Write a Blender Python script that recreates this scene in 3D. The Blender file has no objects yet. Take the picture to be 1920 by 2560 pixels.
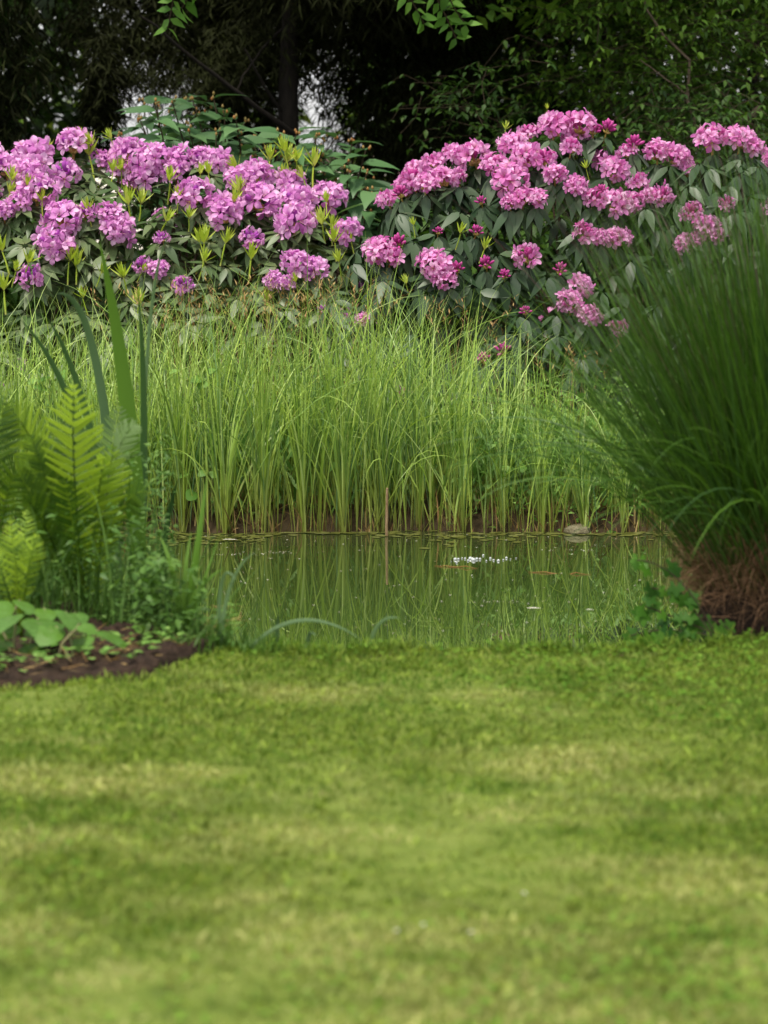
import bpy, math
import numpy as np
from math import radians as R
rng = np.random.default_rng(11)
S = bpy.context.scene
COL = S.collection
U = lambda a, b, n=None: rng.uniform(a, b, n)
NR = lambda m, s, n=None: rng.normal(m, s, n)

# ------------------------------------------------------------------ camera
FPX, CAMZ, Y0 = 7399.0, 1.4, 370.0
PITCH = math.atan((1280 - Y0) / FPX)
def at(px, py, d):
    """point on the sight line of a photo pixel at the real distance d (metres along y)"""
    x = (px - 960) / FPX; v = -(py - 1280) / FPX
    c, s = math.cos(PITCH), math.sin(PITCH)
    dy = c + v * s; dz = -s + v * c
    t = d / dy
    return np.array([x * t, d, CAMZ + dz * t])
def raydir(px, py):
    p = at(px, py, 1.0); return p - np.array([0, 0, CAMZ])
def smooth(e0, e1, x):
    t = np.clip((x - e0) / (e1 - e0), 0, 1); return t * t * (3 - 2 * t)

# ------------------------------------------------------------------ mesh helpers
class Geo:
    def __init__(s): s.V = []; s.F = []; s.t = []; s.r = []; s.M = []; s.n = 0
    def add(s, V, F, t=None, r=None, mi=0):
        V = np.asarray(V, float).reshape(-1, 3); F = np.asarray(F, int)
        n = len(V)
        s.V.append(V); s.F.append(F + s.n)
        s.t.append(np.zeros(n) if t is None else np.broadcast_to(np.asarray(t, float), (n,)))
        s.r.append(np.full(n, U(0, 1)) if r is None else np.broadcast_to(np.asarray(r, float), (n,)))
        s.M.append(np.broadcast_to(np.asarray(mi, int), (len(F),)))
        s.n += n
    def inst(s, T, M, P, r=None):
        N = len(P); nv = len(T['V'])
        V = np.einsum('nij,vj->nvi', M, T['V']) + P[:, None, :]
        F = T['F'][None] + (np.arange(N) * nv)[:, None, None]
        r = U(0, 1, N) if r is None else r
        s.add(V.reshape(-1, 3), F.reshape(-1, T['F'].shape[1]), np.tile(T['t'], N), np.repeat(r, nv), np.tile(T['mi'], N))
    def template(s):
        return dict(V=np.concatenate(s.V), F=np.concatenate(s.F), t=np.concatenate(s.t), mi=np.concatenate(s.M))
    def mesh(s, name, mats, origin=(0, 0, 0), sm=True):
        V = np.concatenate(s.V) - np.asarray(origin, float)
        me = bpy.data.meshes.new(name)
        me.vertices.add(len(V)); me.vertices.foreach_set('co', V.astype(np.float32).ravel())
        ln = np.concatenate([np.full(len(f), f.shape[1]) for f in s.F])
        lv = np.concatenate([f.ravel() for f in s.F])
        me.loops.add(len(lv)); me.loops.foreach_set('vertex_index', lv.astype(np.int32))
        st = np.concatenate([[0], np.cumsum(ln)[:-1]])
        me.polygons.add(len(ln))
        me.polygons.foreach_set('loop_start', st.astype(np.int32))
        me.polygons.foreach_set('material_index', np.concatenate(s.M).astype(np.int32))
        me.polygons.foreach_set('use_smooth', np.full(len(ln), sm))
        for nm, arr in (('t', s.t), ('rnd', s.r)):
            a = me.attributes.new(nm, 'FLOAT', 'POINT'); a.data.foreach_set('value', np.concatenate(arr).astype(np.float32))
        for m in (mats if isinstance(mats, (list, tuple)) else [mats]): me.materials.append(m)
        me.update(calc_edges=True)
        return me
    def build(s, name, mats, parent=None, origin=None, sm=True):
        if parent is not None:
            org = np.array(wloc(parent))
        else: org = np.zeros(3) if origin is None else np.asarray(origin, float)
        o = bpy.data.objects.new(name, s.mesh(name, mats, org, sm)); COL.objects.link(o)
        if parent is not None: o.parent = parent
        else: o.location = org
        return o
def wloc(o):
    v = np.array(o.location)
    while o.parent: o = o.parent; v = v + np.array(o.location)
    return v
def tag(o, label=None, cat=None, group=None, kind=None):
    for k, v in (('label', label), ('category', cat), ('group', group), ('kind', kind)):
        if v: o[k] = v
    return o
def thing(name, loc, label, cat, group=None):
    o = bpy.data.objects.new(name, None); COL.objects.link(o); o.location = tuple(loc); o.empty_display_size = .1
    return tag(o, label, cat, group)
def nrm(v): return v / np.maximum(np.linalg.norm(v, axis=-1, keepdims=True), 1e-9)
def frames(d, up, scale=1.0):
    """N rotation matrices: local y along d, local z towards up"""
    d = nrm(np.asarray(d, float)); up = np.broadcast_to(np.asarray(up, float), d.shape)
    x = np.cross(d, up); bad = np.linalg.norm(x, axis=-1) < 1e-4
    if bad.any(): x[bad] = np.cross(d[bad], [1.0, .1, 0])
    x = nrm(x); z = np.cross(x, d)
    M = np.stack([x, d, z], axis=-1)
    sc = np.asarray(scale, float)
    if sc.ndim == 1: sc = sc[:, None, None]
    elif sc.ndim == 2: sc = sc[:, None, :]
    return M * sc
def leaf_t(L=1.0, W=.3, fold=.15, droop=.15, n=4, shape=.5, wave=0):
    """leaf along +y, base at origin, 3 verts across"""
    V = []; t = []
    for i in range(n + 1):
        u = i / n
        w = W * .5 * max(0.02, (math.sin(math.pi * u ** shape) if 0 < u < 1 else 0))
        z = -droop * L * u * u + wave * math.sin(u * 9)
        V += [(-w, u * L, z + fold * w), (0, u * L, z), (w, u * L, z + fold * w)]; t += [u] * 3
    F = []
    for i in range(n):
        a = i * 3
        F += [(a, a + 1, a + 4, a + 3), (a + 1, a + 2, a + 5, a + 4)]
    return dict(V=np.array(V), F=np.array(F), t=np.array(t), mi=np.zeros(len(F), int))
def blades(g, base, L, az, lean, curve, W, K=6, p=1.5, roll=None, r=None, taper=1.0, fold=0.0, mi=0):
    N = len(base); b = lambda a: np.broadcast_to(np.asarray(a, float), (N,))
    L, az, lean, curve, W = map(b, (L, az, lean, curve, W))
    u = np.linspace(0, 1, K + 1)
    th = lean[:, None] + curve[:, None] * u[None] ** p
    ds = L[:, None] / K
    thm = (th[:, 1:] + th[:, :-1]) / 2
    hx = np.concatenate([np.zeros((N, 1)), np.cumsum(np.sin(thm) * ds, 1)], 1)
    hz = np.concatenate([np.zeros((N, 1)), np.cumsum(np.cos(thm) * ds, 1)], 1)
    ca, sa = np.cos(az)[:, None], np.sin(az)[:, None]
    C = np.stack([base[:, 0:1] + hx * ca, base[:, 1:2] + hx * sa, base[:, 2:3] + hz], -1)
    T = np.stack([np.sin(th) * ca, np.sin(th) * sa, np.cos(th)], -1)
    side = np.stack([-sa + 0 * th, ca + 0 * th, 0 * th], -1)
    nor = np.cross(T, side)
    roll = U(-.9, .9, N) if roll is None else b(roll)
    D = side * np.cos(roll)[:, None, None] + nor * np.sin(roll)[:, None, None]
    prof = np.minimum(1, .55 + u * 2.2) * (1 - u ** (2.2 * taper)) + .03
    w = W[:, None] * .5 * prof[None]
    if fold:
        Nn = np.cross(D, T)
        V = np.stack([C - D * w[..., None] , C + Nn * (w * fold)[..., None], C + D * w[..., None]], 2); m = 3
    else:
        V = np.stack([C - D * w[..., None], C + D * w[..., None]], 2); m = 2
    idx = np.arange(K)[:, None] * m
    q = []
    for j in range(m - 1): q.append(np.concatenate([idx + j, idx + j + 1, idx + m + j + 1, idx + m + j], 1))
    F = np.concatenate(q, 0)
    nv = (K + 1) * m
    Fa = F[None] + (np.arange(N) * nv)[:, None, None]
    r = U(0, 1, N) if r is None else b(r)
    g.add(V.reshape(-1, 3), Fa.reshape(-1, 4), np.tile(np.repeat(u, m), N), np.repeat(r, nv), mi)
    return C
def tube(g, P, rad, n=6, r=None, mi=0):
    P = np.asarray(P, float); K = len(P); rad = np.broadcast_to(np.asarray(rad, float), (K,))
    T = nrm(np.gradient(P, axis=0))
    ref = np.array([.3, .9, .2]) if abs(T[0] @ np.array([.3, .9, .2])) < .85 else np.array([1.0, 0, 0])
    A = nrm(np.cross(T, ref)); B = np.cross(T, A)
    a = np.linspace(0, 2 * np.pi, n, endpoint=False)
    V = P[:, None] + rad[:, None, None] * (np.cos(a)[None, :, None] * A[:, None] + np.sin(a)[None, :, None] * B[:, None])
    F = []
    for i in range(K - 1):
        for j in range(n):
            F.append((i * n + j, i * n + (j + 1) % n, (i + 1) * n + (j + 1) % n, (i + 1) * n + j))
    t = np.repeat(np.linspace(0, 1, K), n)
    g.add(V.reshape(-1, 3), F, t, r, mi)
def bez(p0, p1, p2, n=8):
    u = np.linspace(0, 1, n)[:, None]
    return (1 - u) ** 2 * np.asarray(p0) + 2 * u * (1 - u) * np.asarray(p1) + u * u * np.asarray(p2)
def wob(P, a):
    P = np.array(P); k = len(P); P[1:-1] += NR(0, a, (k - 2, 3)); return P
def vnoise(x, y, seed=0):
    """cheap smooth 2-D noise from sines"""
    q = np.random.default_rng(seed); o = 0
    for k in range(6):
        a = q.uniform(0, 6.28); f = q.uniform(.6, 1.6)
        o = o + np.sin((x * math.cos(a) + y * math.sin(a)) * f + q.uniform(0, 6.28))
    return o / 3.0

# ------------------------------------------------------------------ materials
def nt(name):
    m = bpy.data.materials.new(name); m.use_nodes = True; t = m.node_tree
    for n in list(t.nodes): t.nodes.remove(n)
    out = t.nodes.new('ShaderNodeOutputMaterial')
    return m, t, out
def ramp(t, src, stops):
    n = t.nodes.new('ShaderNodeValToRGB'); e = n.color_ramp.elements
    while len(e) < len(stops): e.new(.5)
    for el, (p, c) in zip(e, stops):
        el.position = p; el.color = tuple(c) + ((1,) if len(c) == 3 else ())
    t.links.new(src, n.inputs[0]); return n
def attr(t, nm):
    n = t.nodes.new('ShaderNodeAttribute'); n.attribute_name = nm; return n.outputs['Fac']
def mixc(t, fac, a, b, mode='MIX'):
    n = t.nodes.new('ShaderNodeMix'); n.data_type = 'RGBA'; n.blend_type = mode
    for k, v in ((0, fac), (6, a), (7, b)):
        if hasattr(v, 'is_output'): t.links.new(v, n.inputs[k])
        else: n.inputs[k].default_value = v if k == 0 else tuple(v) + ((1,) if len(v) == 3 else ())
    return n.outputs[2]
def noise(t, scale, detail=3, vec=None, rough=.55):
    n = t.nodes.new('ShaderNodeTexNoise'); n.inputs['Scale'].default_value = scale
    n.inputs['Detail'].default_value = detail; n.inputs['Roughness'].default_value = rough
    if vec is None: vec = t.nodes.new('ShaderNodeNewGeometry').outputs['Position']
    t.links.new(vec, n.inputs['Vector']); return n.outputs['Fac']
def plantmat(name, cols, along=None, rough=.5, trans=.3, spec=.3, patch=None, tint=(1.15, 1.15, .7)):
    m, t, out = nt(name)
    if len(cols) == 1: cols = list(cols) * 2
    n = len(cols)
    c = ramp(t, attr(t, 'rnd'), [(i / max(1, n - 1), k) for i, k in enumerate(cols)]).outputs['Color']
    for sc, pc, lo, hi, off in patch or ():
        mp_ = t.nodes.new('ShaderNodeMapping'); mp_.inputs['Scale'].default_value = (.7, 1.0, 1); mp_.inputs['Location'].default_value = (off, off * .7, 0)
        t.links.new(t.nodes.new('ShaderNodeNewGeometry').outputs['Position'], mp_.inputs[0])
        nz_ = noise(t, sc, 5, mp_.outputs[0], .62)
        if sc == 2.1:   # straw patches; fewer towards the water, with tree shade put into the colour
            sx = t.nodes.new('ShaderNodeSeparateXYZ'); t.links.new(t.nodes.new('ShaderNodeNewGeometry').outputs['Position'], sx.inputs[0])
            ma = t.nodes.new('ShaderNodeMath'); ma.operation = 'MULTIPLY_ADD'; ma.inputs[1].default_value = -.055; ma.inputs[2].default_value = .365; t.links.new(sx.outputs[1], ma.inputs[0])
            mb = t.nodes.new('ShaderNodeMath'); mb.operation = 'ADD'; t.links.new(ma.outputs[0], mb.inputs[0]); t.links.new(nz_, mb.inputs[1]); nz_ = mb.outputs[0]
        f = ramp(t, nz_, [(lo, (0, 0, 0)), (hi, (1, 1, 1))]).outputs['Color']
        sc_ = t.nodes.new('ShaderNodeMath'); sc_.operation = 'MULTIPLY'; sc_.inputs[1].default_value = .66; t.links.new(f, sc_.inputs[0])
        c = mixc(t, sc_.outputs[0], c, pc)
    if along:
        rp = ramp(t, attr(t, 't'), along); c = mixc(t, rp.outputs['Alpha'], c, rp.outputs['Color'])
    p = t.nodes.new('ShaderNodeBsdfPrincipled'); p.inputs['Roughness'].default_value = rough
    p.inputs['Specular IOR Level'].default_value = spec
    t.links.new(c, p.inputs['Base Color'])
    if trans:
        tr = t.nodes.new('ShaderNodeBsdfTranslucent'); t.links.new(mixc(t, 1.0, c, tint, 'MULTIPLY'), tr.inputs['Color'])
        mx = t.nodes.new('ShaderNodeMixShader'); mx.inputs[0].default_value = trans
        t.links.new(p.outputs[0], mx.inputs[1]); t.links.new(tr.outputs[0], mx.inputs[2]); t.links.new(mx.outputs[0], out.inputs[0])
    else: t.links.new(p.outputs[0], out.inputs[0])
    return m
def solidmat(name, cols, scale=8, rough=.9, bump=.4, spec=.2, stretch=None, detail=6):
    m, t, out = nt(name)
    vec = t.nodes.new('ShaderNodeNewGeometry').outputs['Position']
    if stretch:
        mp = t.nodes.new('ShaderNodeMapping'); mp.inputs['Scale'].default_value = stretch
        t.links.new(vec, mp.inputs[0]); vec = mp.outputs[0]
    nz = noise(t, scale, detail, vec, .65)
    c = ramp(t, nz, [(.25 + .5 * i / max(1, len(cols) - 1), k) for i, k in enumerate(cols)]).outputs['Color']
    p = t.nodes.new('ShaderNodeBsdfPrincipled'); p.inputs['Roughness'].default_value = rough
    p.inputs['Specular IOR Level'].default_value = spec
    t.links.new(c, p.inputs['Base Color'])
    if bump:
        b = t.nodes.new('ShaderNodeBump'); b.inputs['Strength'].default_value = bump; b.inputs['Distance'].default_value = .02
        t.links.new(noise(t, scale * 4, 4, vec), b.inputs['Height']); t.links.new(b.outputs[0], p.inputs['Normal'])
    t.links.new(p.outputs[0], out.inputs[0]); return m

BR = (.16, .085, .03)
M = dict(
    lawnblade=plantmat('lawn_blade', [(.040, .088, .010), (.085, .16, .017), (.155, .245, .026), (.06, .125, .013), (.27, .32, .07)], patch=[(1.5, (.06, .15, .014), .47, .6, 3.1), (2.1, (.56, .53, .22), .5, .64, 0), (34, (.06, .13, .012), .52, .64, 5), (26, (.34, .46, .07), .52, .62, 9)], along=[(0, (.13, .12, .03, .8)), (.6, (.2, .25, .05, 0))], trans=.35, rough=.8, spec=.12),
    clover=plantmat('clover_leaf', [(.06, .16, .015), (.11, .23, .02), (.18, .31, .04)], trans=.3, rough=.7, spec=.15),
    reed=plantmat('reed_blade', [(.07, .14, .025), (.21, .36, .055), (.45, .60, .12), (.12, .23, .07), (.33, .49, .07), (.50, .63, .22)], along=[(0, (.18, .11, .04, .8)), (.03, (.30, .28, .06, .6)), (.2, (.36, .38, .06, .4)), (.4, (.2, .24, .05, 0)), (1, (.2, .24, .05, 0))], rough=.4, trans=.28, spec=.4),
    rush=plantmat('rush_stem', [(.06, .13, .04), (.13, .24, .09), (.22, .34, .15)], along=[(0, BR + (1,)), (.15, (.16, .12, .04, 0))], trans=.2),
    dead=plantmat('dead_stem', [(.10, .055, .02), (.22, .13, .05), (.40, .29, .12), (.26, .15, .05)], trans=.15, rough=.8),
    herb=plantmat('herb_leaf', [(.07, .17, .02), (.14, .29, .05), (.24, .40, .10)], trans=.35),
    under=plantmat('undergrowth_leaf', [(.04, .10, .012), (.07, .16, .025), (.12, .22, .04)], trans=.3),
    rleafA=plantmat('rhododendron_leaf_pale', [(.036, .07, .022), (.062, .105, .034), (.11, .15, .06), (.048, .085, .028)], along=[(0, (.12, .13, .05, .6)), (.25, (.1, .1, .05, 0))], rough=.45, trans=.08, spec=.35),
    rleafB=plantmat('rhododendron_leaf_dark', [(.014, .036, .014), (.026, .056, .022), (.055, .092, .042), (.026, .054, .022)], rough=.45, trans=.08, spec=.35),
    shoot=plantmat('lime_shoot', [(.30, .42, .035), (.42, .54, .06), (.50, .58, .14)], along=[(0, (.42, .38, .14, .8)), (.4, (.3, .4, .05, 0))], trans=.35),
    petalA=plantmat('lilac_petal', [(.50, .14, .46), (.68, .29, .62), (.82, .46, .76), (.93, .72, .88)], along=[(0, (.40, .06, .34, .9)), (.3, (.56, .18, .50, .6)), (.6, (.7, .4, .7, 0)), (1, (.8, .5, .82, .15))], rough=.8, trans=.45, spec=.06, tint=(1.1, .92, 1.1)),
    petalB=plantmat('pink_petal', [(.52, .09, .36), (.70, .24, .57), (.83, .44, .73), (.94, .70, .87)], along=[(0, (.46, .06, .26, .9)), (.3, (.62, .17, .42, .6)), (.6, (.7, .4, .6, 0)), (1, (.86, .55, .78, .15))], rough=.8, trans=.45, spec=.06, tint=(1.1, .92, 1.1)),
    budA=plantmat('purple_bud', [(.30, .04, .34), (.4, .08, .42)], trans=.15),
    budB=plantmat('magenta_bud', [(.34, .02, .19), (.46, .05, .27), (.55, .12, .36)], trans=.15),
    bract=plantmat('bud_scale', [(.35, .25, .05), (.45, .36, .12), (.3, .14, .04)], trans=.2),
    stamen=plantmat('stamen', [(.6, .35, .4)], trans=.1),
    iris=plantmat('iris_green', [(.12, .25, .025), (.15, .28, .04)], rough=.4, trans=.35),
    irisdark=plantmat('iris_dark', [(.05, .12, .03), (.07, .15, .04)], rough=.35, trans=.2, spec=.5),
    irisblue=plantmat('iris_blue', [(.07, .14, .05), (.13, .22, .09)], rough=.35, trans=.15, spec=.6),
    fern=plantmat('fern_green', [(.03, .08, .008), (.06, .13, .011), (.14, .25, .014), (.36, .52, .03)], trans=.42),
    fernpale=plantmat('fern_pale', [(.12, .2, .06)], trans=.35),
    fernstem=plantmat('fern_stem', [(.12, .15, .03)], trans=0),
    broad=plantmat('broad_leaf', [(.05, .13, .016), (.10, .22, .024), (.07, .16, .03)], patch=[(55, (.12, .26, .05), .45, .65, 0)], along=[(0, (.2, .28, .1, .4)), (.3, (.1, .2, .05, 0))], rough=.4, trans=.35, spec=.4),
    stalk=plantmat('pale_stalk', [(.2, .24, .09), (.26, .24, .12)], trans=0),
    misc=plantmat('fountain_grass', [(.02, .06, .006), (.045, .11, .010), (.085, .18, .02), (.04, .095, .025)], along=[(0, (.12, .08, .03, .8)), (.12, (.05, .08, .02, 0))], rough=.5, trans=.22),
    thatch=plantmat('thatch', [(.10, .055, .025), (.20, .11, .055), (.34, .20, .11), (.15, .08, .04)], trans=.1, rough=.85),
    mstem=plantmat('flower_stem', [(.06, .09, .03), (.09, .09, .04)], along=[(.5, (.1, .05, .05, 0)), (.75, (.10, .045, .05, .9))], trans=.1),
    ivy=plantmat('ivy_leaf', [(.02, .075, .012), (.04, .12, .012), (.07, .18, .015)], rough=.5, trans=.25, spec=.15),
    vib=plantmat('viburnum_leaf', [(.05, .12, .045), (.075, .165, .06), (.11, .21, .08)], rough=.45, trans=.25, spec=.4),
    vibbud=plantmat('viburnum_bud', [(.3, .12, .03), (.25, .2, .06)], trans=0),
    conif=plantmat('conifer_needles', [(.010, .012, .004), (.015, .018, .005), (.022, .028, .007)], trans=.1, rough=.8, spec=.1),
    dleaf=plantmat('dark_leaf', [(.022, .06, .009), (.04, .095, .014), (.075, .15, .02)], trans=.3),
    mleaf=plantmat('mid_leaf', [(.045, .11, .012), (.08, .17, .018), (.16, .29, .03)], trans=.35),
    lleaf=plantmat('light_leaf', [(.06, .16, .02), (.10, .24, .035), (.16, .32, .05)], trans=.45),
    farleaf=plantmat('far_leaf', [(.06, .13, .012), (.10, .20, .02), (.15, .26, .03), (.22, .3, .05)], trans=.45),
    bark=solidmat('dark_bark', [(.005, .004, .003), (.011, .009, .007), (.02, .016, .012)], 9, stretch=(6, 6, 1)),
    barkl=solidmat('pale_bark', [(.06, .045, .03), (.12, .09, .06), (.18, .14, .1)], 20, stretch=(3, 3, 1)),
    twig=solidmat('twig', [(.03, .022, .014), (.07, .05, .03)], 30),
    lawn=solidmat('lawn_soil', [(.05, .08, .012), (.09, .13, .016), (.13, .17, .03), (.18, .18, .06)], 5, bump=.6),
    soil=solidmat('dark_soil', [(.016, .010, .007), (.035, .021, .014), (.07, .043, .027)], 22, bump=1.0),
    mud=solidmat('ground_mud', [(.025, .017, .009), (.05, .034, .017), (.075, .06, .025)], 6, bump=.6),
    stone=solidmat('stone', [(.07, .06, .03), (.17, .15, .09), (.30, .27, .19)], 25, bump=.8),
    wood=solidmat('dead_wood', [(.16, .10, .05), (.30, .20, .11), (.42, .31, .19)], 40, stretch=(4, 4, .6)),
    gravel=solidmat('pale_gravel', [(.45, .41, .36), (.6, .56, .5)], 3, bump=0),
    debris=plantmat('floating_flecks', [(.2, .16, .08), (.5, .46, .36), (.75, .72, .66), (.25, .22, .06)], trans=0, rough=.4),
    algae=plantmat('algae', [(.07, .085, .015), (.11, .12, .025), (.14, .15, .05)], trans=0, rough=.35),
    orange=plantmat('orange_stem', [(.22, .10, .02)], trans=0),
    white=plantmat('white_petal', [(.8, .8, .75)], trans=.2),
)
# water: dark murky body under a real reflecting surface
m, t, out = nt('pond_water')
p = t.nodes.new('ShaderNodeBsdfPrincipled'); p.inputs['Base Color'].default_value = (.033, .052, .013, 1)
p.inputs['Roughness'].default_value = .015; p.inputs['IOR'].default_value = 1.5; p.inputs['Specular IOR Level'].default_value = .5; p.inputs['Coat Weight'].default_value = .6; p.inputs['Coat Roughness'].default_value = .01
b = t.nodes.new('ShaderNodeBump'); b.inputs['Strength'].default_value = .012; b.inputs['Distance'].default_value = .01
mp = t.nodes.new('ShaderNodeMapping'); mp.inputs['Scale'].default_value = (.6, 1.6, 1)
t.links.new(t.nodes.new('ShaderNodeNewGeometry').outputs['Position'], mp.inputs[0])
t.links.new(noise(t, 4, 1, mp.outputs[0]), b.inputs['Height']); t.links.new(b.outputs[0], p.inputs['Normal']); t.links.new(p.outputs[0], out.inputs[0])
M['water'] = m
# foam bubbles: thin bright skins
m, t, out = nt('foam_bubble')
p = t.nodes.new('ShaderNodeBsdfPrincipled'); p.inputs['Base Color'].default_value = (.45, .48, .48, 1); p.inputs['Roughness'].default_value = .08
p.inputs['Specular IOR Level'].default_value = .8; t.links.new(p.outputs[0], out.inputs[0]); M['bubble'] = m

# ------------------------------------------------------------------ terrain
WZ = -.10
def yn(x):   # near shore
    x = np.asarray(x, float)
    return 8.27 + 1.35 * smooth(-.38, -1.5, x) * 1.0 + .95 * smooth(.82, 1.5, x) + .02 * np.sin(x * 7) + .015 * np.sin(x * 17 + 1)
def yf(x):   # far shore
    x = np.asarray(x, float)
    return 11.56 + .03 * np.sin(x * 5 + 1) + .02 * np.sin(x * 13)
def gz(x, y):
    x = np.asarray(x, float); y = np.asarray(y, float)
    sn = y - yn(x); sf = yf(x) - y
    sd = np.minimum(sn, sf)
    edge = np.minimum(6 - x, x + 6); sd = np.minimum(sd, edge)
    near = sn < sf
    z = np.where(near, np.interp(sd, [-.12, 0, .4], [0, -.1, -.45]), np.interp(sd, [-.5, -.08, 0, .4], [0, -.03, -.1, -.45]))
    z = z + .12 * smooth(12.2, 14, y) + .012 * vnoise(x * 3, y * 3, 5) * smooth(11.5, 12, y)
    return z
def gridmesh(xs, ys, fz):
    X, Y = np.meshgrid(xs, ys); Z = fz(X, Y)
    V = np.stack([X, Y, Z], -1).reshape(-1, 3); nx = len(xs); ny = len(ys)
    i = (np.arange(ny - 1)[:, None] * nx + np.arange(nx - 1)[None]).ravel()
    return V, np.stack([i, i + 1, i + nx + 1, i + nx], -1)
g = Geo()
xs = np.concatenate([[-900, -200, -60, -25, -12, -8], np.linspace(-6.2, 6.2, 170), [8, 12, 25, 60, 200, 900]])
ys = np.concatenate([[-300, -60, -15, -4, 2, 5], np.linspace(7, 16, 190), [18, 22, 30, 45, 90, 250, 900]])
V, F = gridmesh(xs, ys, gz); g.add(V, F)
tag(g.build('ground', M['mud']), 'dark bare muddy ground under the trees and shrubs', None, kind='structure')
def ye(x):   # front edge of the bed / lawn end
    x = np.asarray(x, float)
    bed = 7.54 + .19 * smooth(-1.05, -.62, x) + .50 * smooth(-.66, -.40, x) + .012 * np.sin(x * 31)
    return np.where(x < -.40, bed, yn(x) - .13 + .02 * np.sin(x * 9)) 
xs = np.linspace(-7, 7, 420); 
g = Geo(); vs = np.concatenate([[0, .3, .45], np.linspace(.55, 1, 60)])
X = np.repeat(xs[None], len(vs), 0); E = ye(xs)
E = np.where(xs < -.40, E, np.minimum(E, 8.4))
Y = -6 + (E[None] + 6) * vs[:, None]
Z = .010 + .006 * vnoise(X * 6, Y * 6, 3) + np.where(vs[:, None] > .999, -.012, 0)
i = (np.arange(len(vs) - 1)[:, None] * len(xs) + np.arange(len(xs) - 1)[None]).ravel()
g.add(np.stack([X, Y, Z], -1).reshape(-1, 3), np.stack([i, i + 1, i + len(xs) + 1, i + len(xs)], -1))
tag(g.build('lawn', M['lawn']), 'mown lawn running up to the pond edge', None, kind='structure')
# soil bed
g = Geo(); xs = np.linspace(-5, -.42, 260); vs = np.linspace(0, 1, 60)
A_ = ye(np.minimum(xs, -.401)) - .01; B_ = yn(xs) + .03
X = np.repeat(xs[None], 60, 0); Y = A_[None] + (B_ - A_)[None] * vs[:, None]
lump = .016 * vnoise(X * 22, Y * 22, 8) + .010 * vnoise(X * 55, Y * 55, 9) + NR(0, .003, X.shape)
Z = np.maximum(gz(X, Y), -.12) + .022 + (lump + .012) * np.minimum(1, vs[:, None] * 14) - .03 * smooth(-.50, -.42, X)
Z = np.where(vs[:, None] < .001, -.01, Z)
i = (np.arange(59)[:, None] * 260 + np.arange(259)[None]).ravel()
g.add(np.stack([X, Y, Z], -1).reshape(-1, 3), np.stack([i, i + 1, i + 261, i + 260], -1))
tag(g.build('soil', M['soil']), 'dark crumbly soil of the planted bed beside the lawn', None, kind='structure')
g = Geo(); V, F = gridmesh(np.linspace(-6.1, 6.1, 60), np.linspace(8.05, 11.9, 30), lambda X, Y: X * 0 + WZ); g.add(V, F)
tag(g.build('water', M['water']), 'still dark green pond water mirroring the reeds', None, kind='structure')
g = Geo(); V, F = gridmesh(np.linspace(-60, 40, 12), np.linspace(36, 160, 12), lambda X, Y: gz(X, Y) + .02); g.add(V, F)
tag(g.build('field', M['gravel']), 'pale open ground beyond the wood', None, kind='structure')

# ------------------------------------------------------------------ lawn grass
g = Geo()
def lawn_pts(n, x0, x1, y0, y1):
    x = U(x0, x1, n); y = U(y0, y1, n)
    k = y < np.where(x < -.40, ye(x), np.minimum(ye(x), 8.4)) - .005
    k &= ~((x > .75) & (((x - 1.25) / .45) ** 2 + ((y - 8.75) / .42) ** 2 < 1))
    return np.stack([x[k], y[k], np.full(k.sum(), .008)], -1)
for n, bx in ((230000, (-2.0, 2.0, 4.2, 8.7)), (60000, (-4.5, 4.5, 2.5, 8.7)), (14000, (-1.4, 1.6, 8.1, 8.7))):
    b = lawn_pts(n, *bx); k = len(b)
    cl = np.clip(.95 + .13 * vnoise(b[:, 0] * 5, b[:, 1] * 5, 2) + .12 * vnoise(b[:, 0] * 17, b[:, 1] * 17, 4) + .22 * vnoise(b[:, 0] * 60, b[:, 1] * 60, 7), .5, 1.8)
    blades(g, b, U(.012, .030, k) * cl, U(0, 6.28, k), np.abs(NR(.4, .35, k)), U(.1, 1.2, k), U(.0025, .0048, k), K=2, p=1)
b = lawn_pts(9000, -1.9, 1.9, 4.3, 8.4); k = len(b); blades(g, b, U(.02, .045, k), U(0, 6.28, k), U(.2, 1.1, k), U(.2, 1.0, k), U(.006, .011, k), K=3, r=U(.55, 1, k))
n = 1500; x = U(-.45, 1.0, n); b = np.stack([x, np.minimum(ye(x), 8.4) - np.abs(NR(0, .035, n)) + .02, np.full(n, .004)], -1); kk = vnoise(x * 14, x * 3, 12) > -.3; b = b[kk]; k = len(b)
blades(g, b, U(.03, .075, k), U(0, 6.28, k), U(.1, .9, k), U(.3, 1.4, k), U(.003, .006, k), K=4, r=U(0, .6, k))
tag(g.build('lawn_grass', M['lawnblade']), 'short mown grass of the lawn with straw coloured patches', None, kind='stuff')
lf = leaf_t(1, .9, .1, .05, 2, .8)
g = Geo()
b = lawn_pts(11000, -1.9, 1.9, 4.3, 8.5)
b = b[(vnoise(b[:, 0] * 2.2, b[:, 1] * 2.2, 6) + NR(0, .3, len(b))) > .25]
for k in range(3):
    a = U(0, 6.28, len(b)) * 0 + k * 2.094 + np.arange(len(b))
    d = np.stack([np.cos(a), np.sin(a), NR(.15, .2, len(b))], -1)
    P = b.copy(); P[:, 2] += np.random.default_rng(3).uniform(.016, .034, len(b))
    g.inst(lf, frames(d, (0, 0, 1), np.random.default_rng(4).uniform(.008, .014, len(b))), P)
tag(g.build('clover_leaves', M['clover']), 'clover leaves scattered through the lawn', None, kind='stuff')
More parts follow.
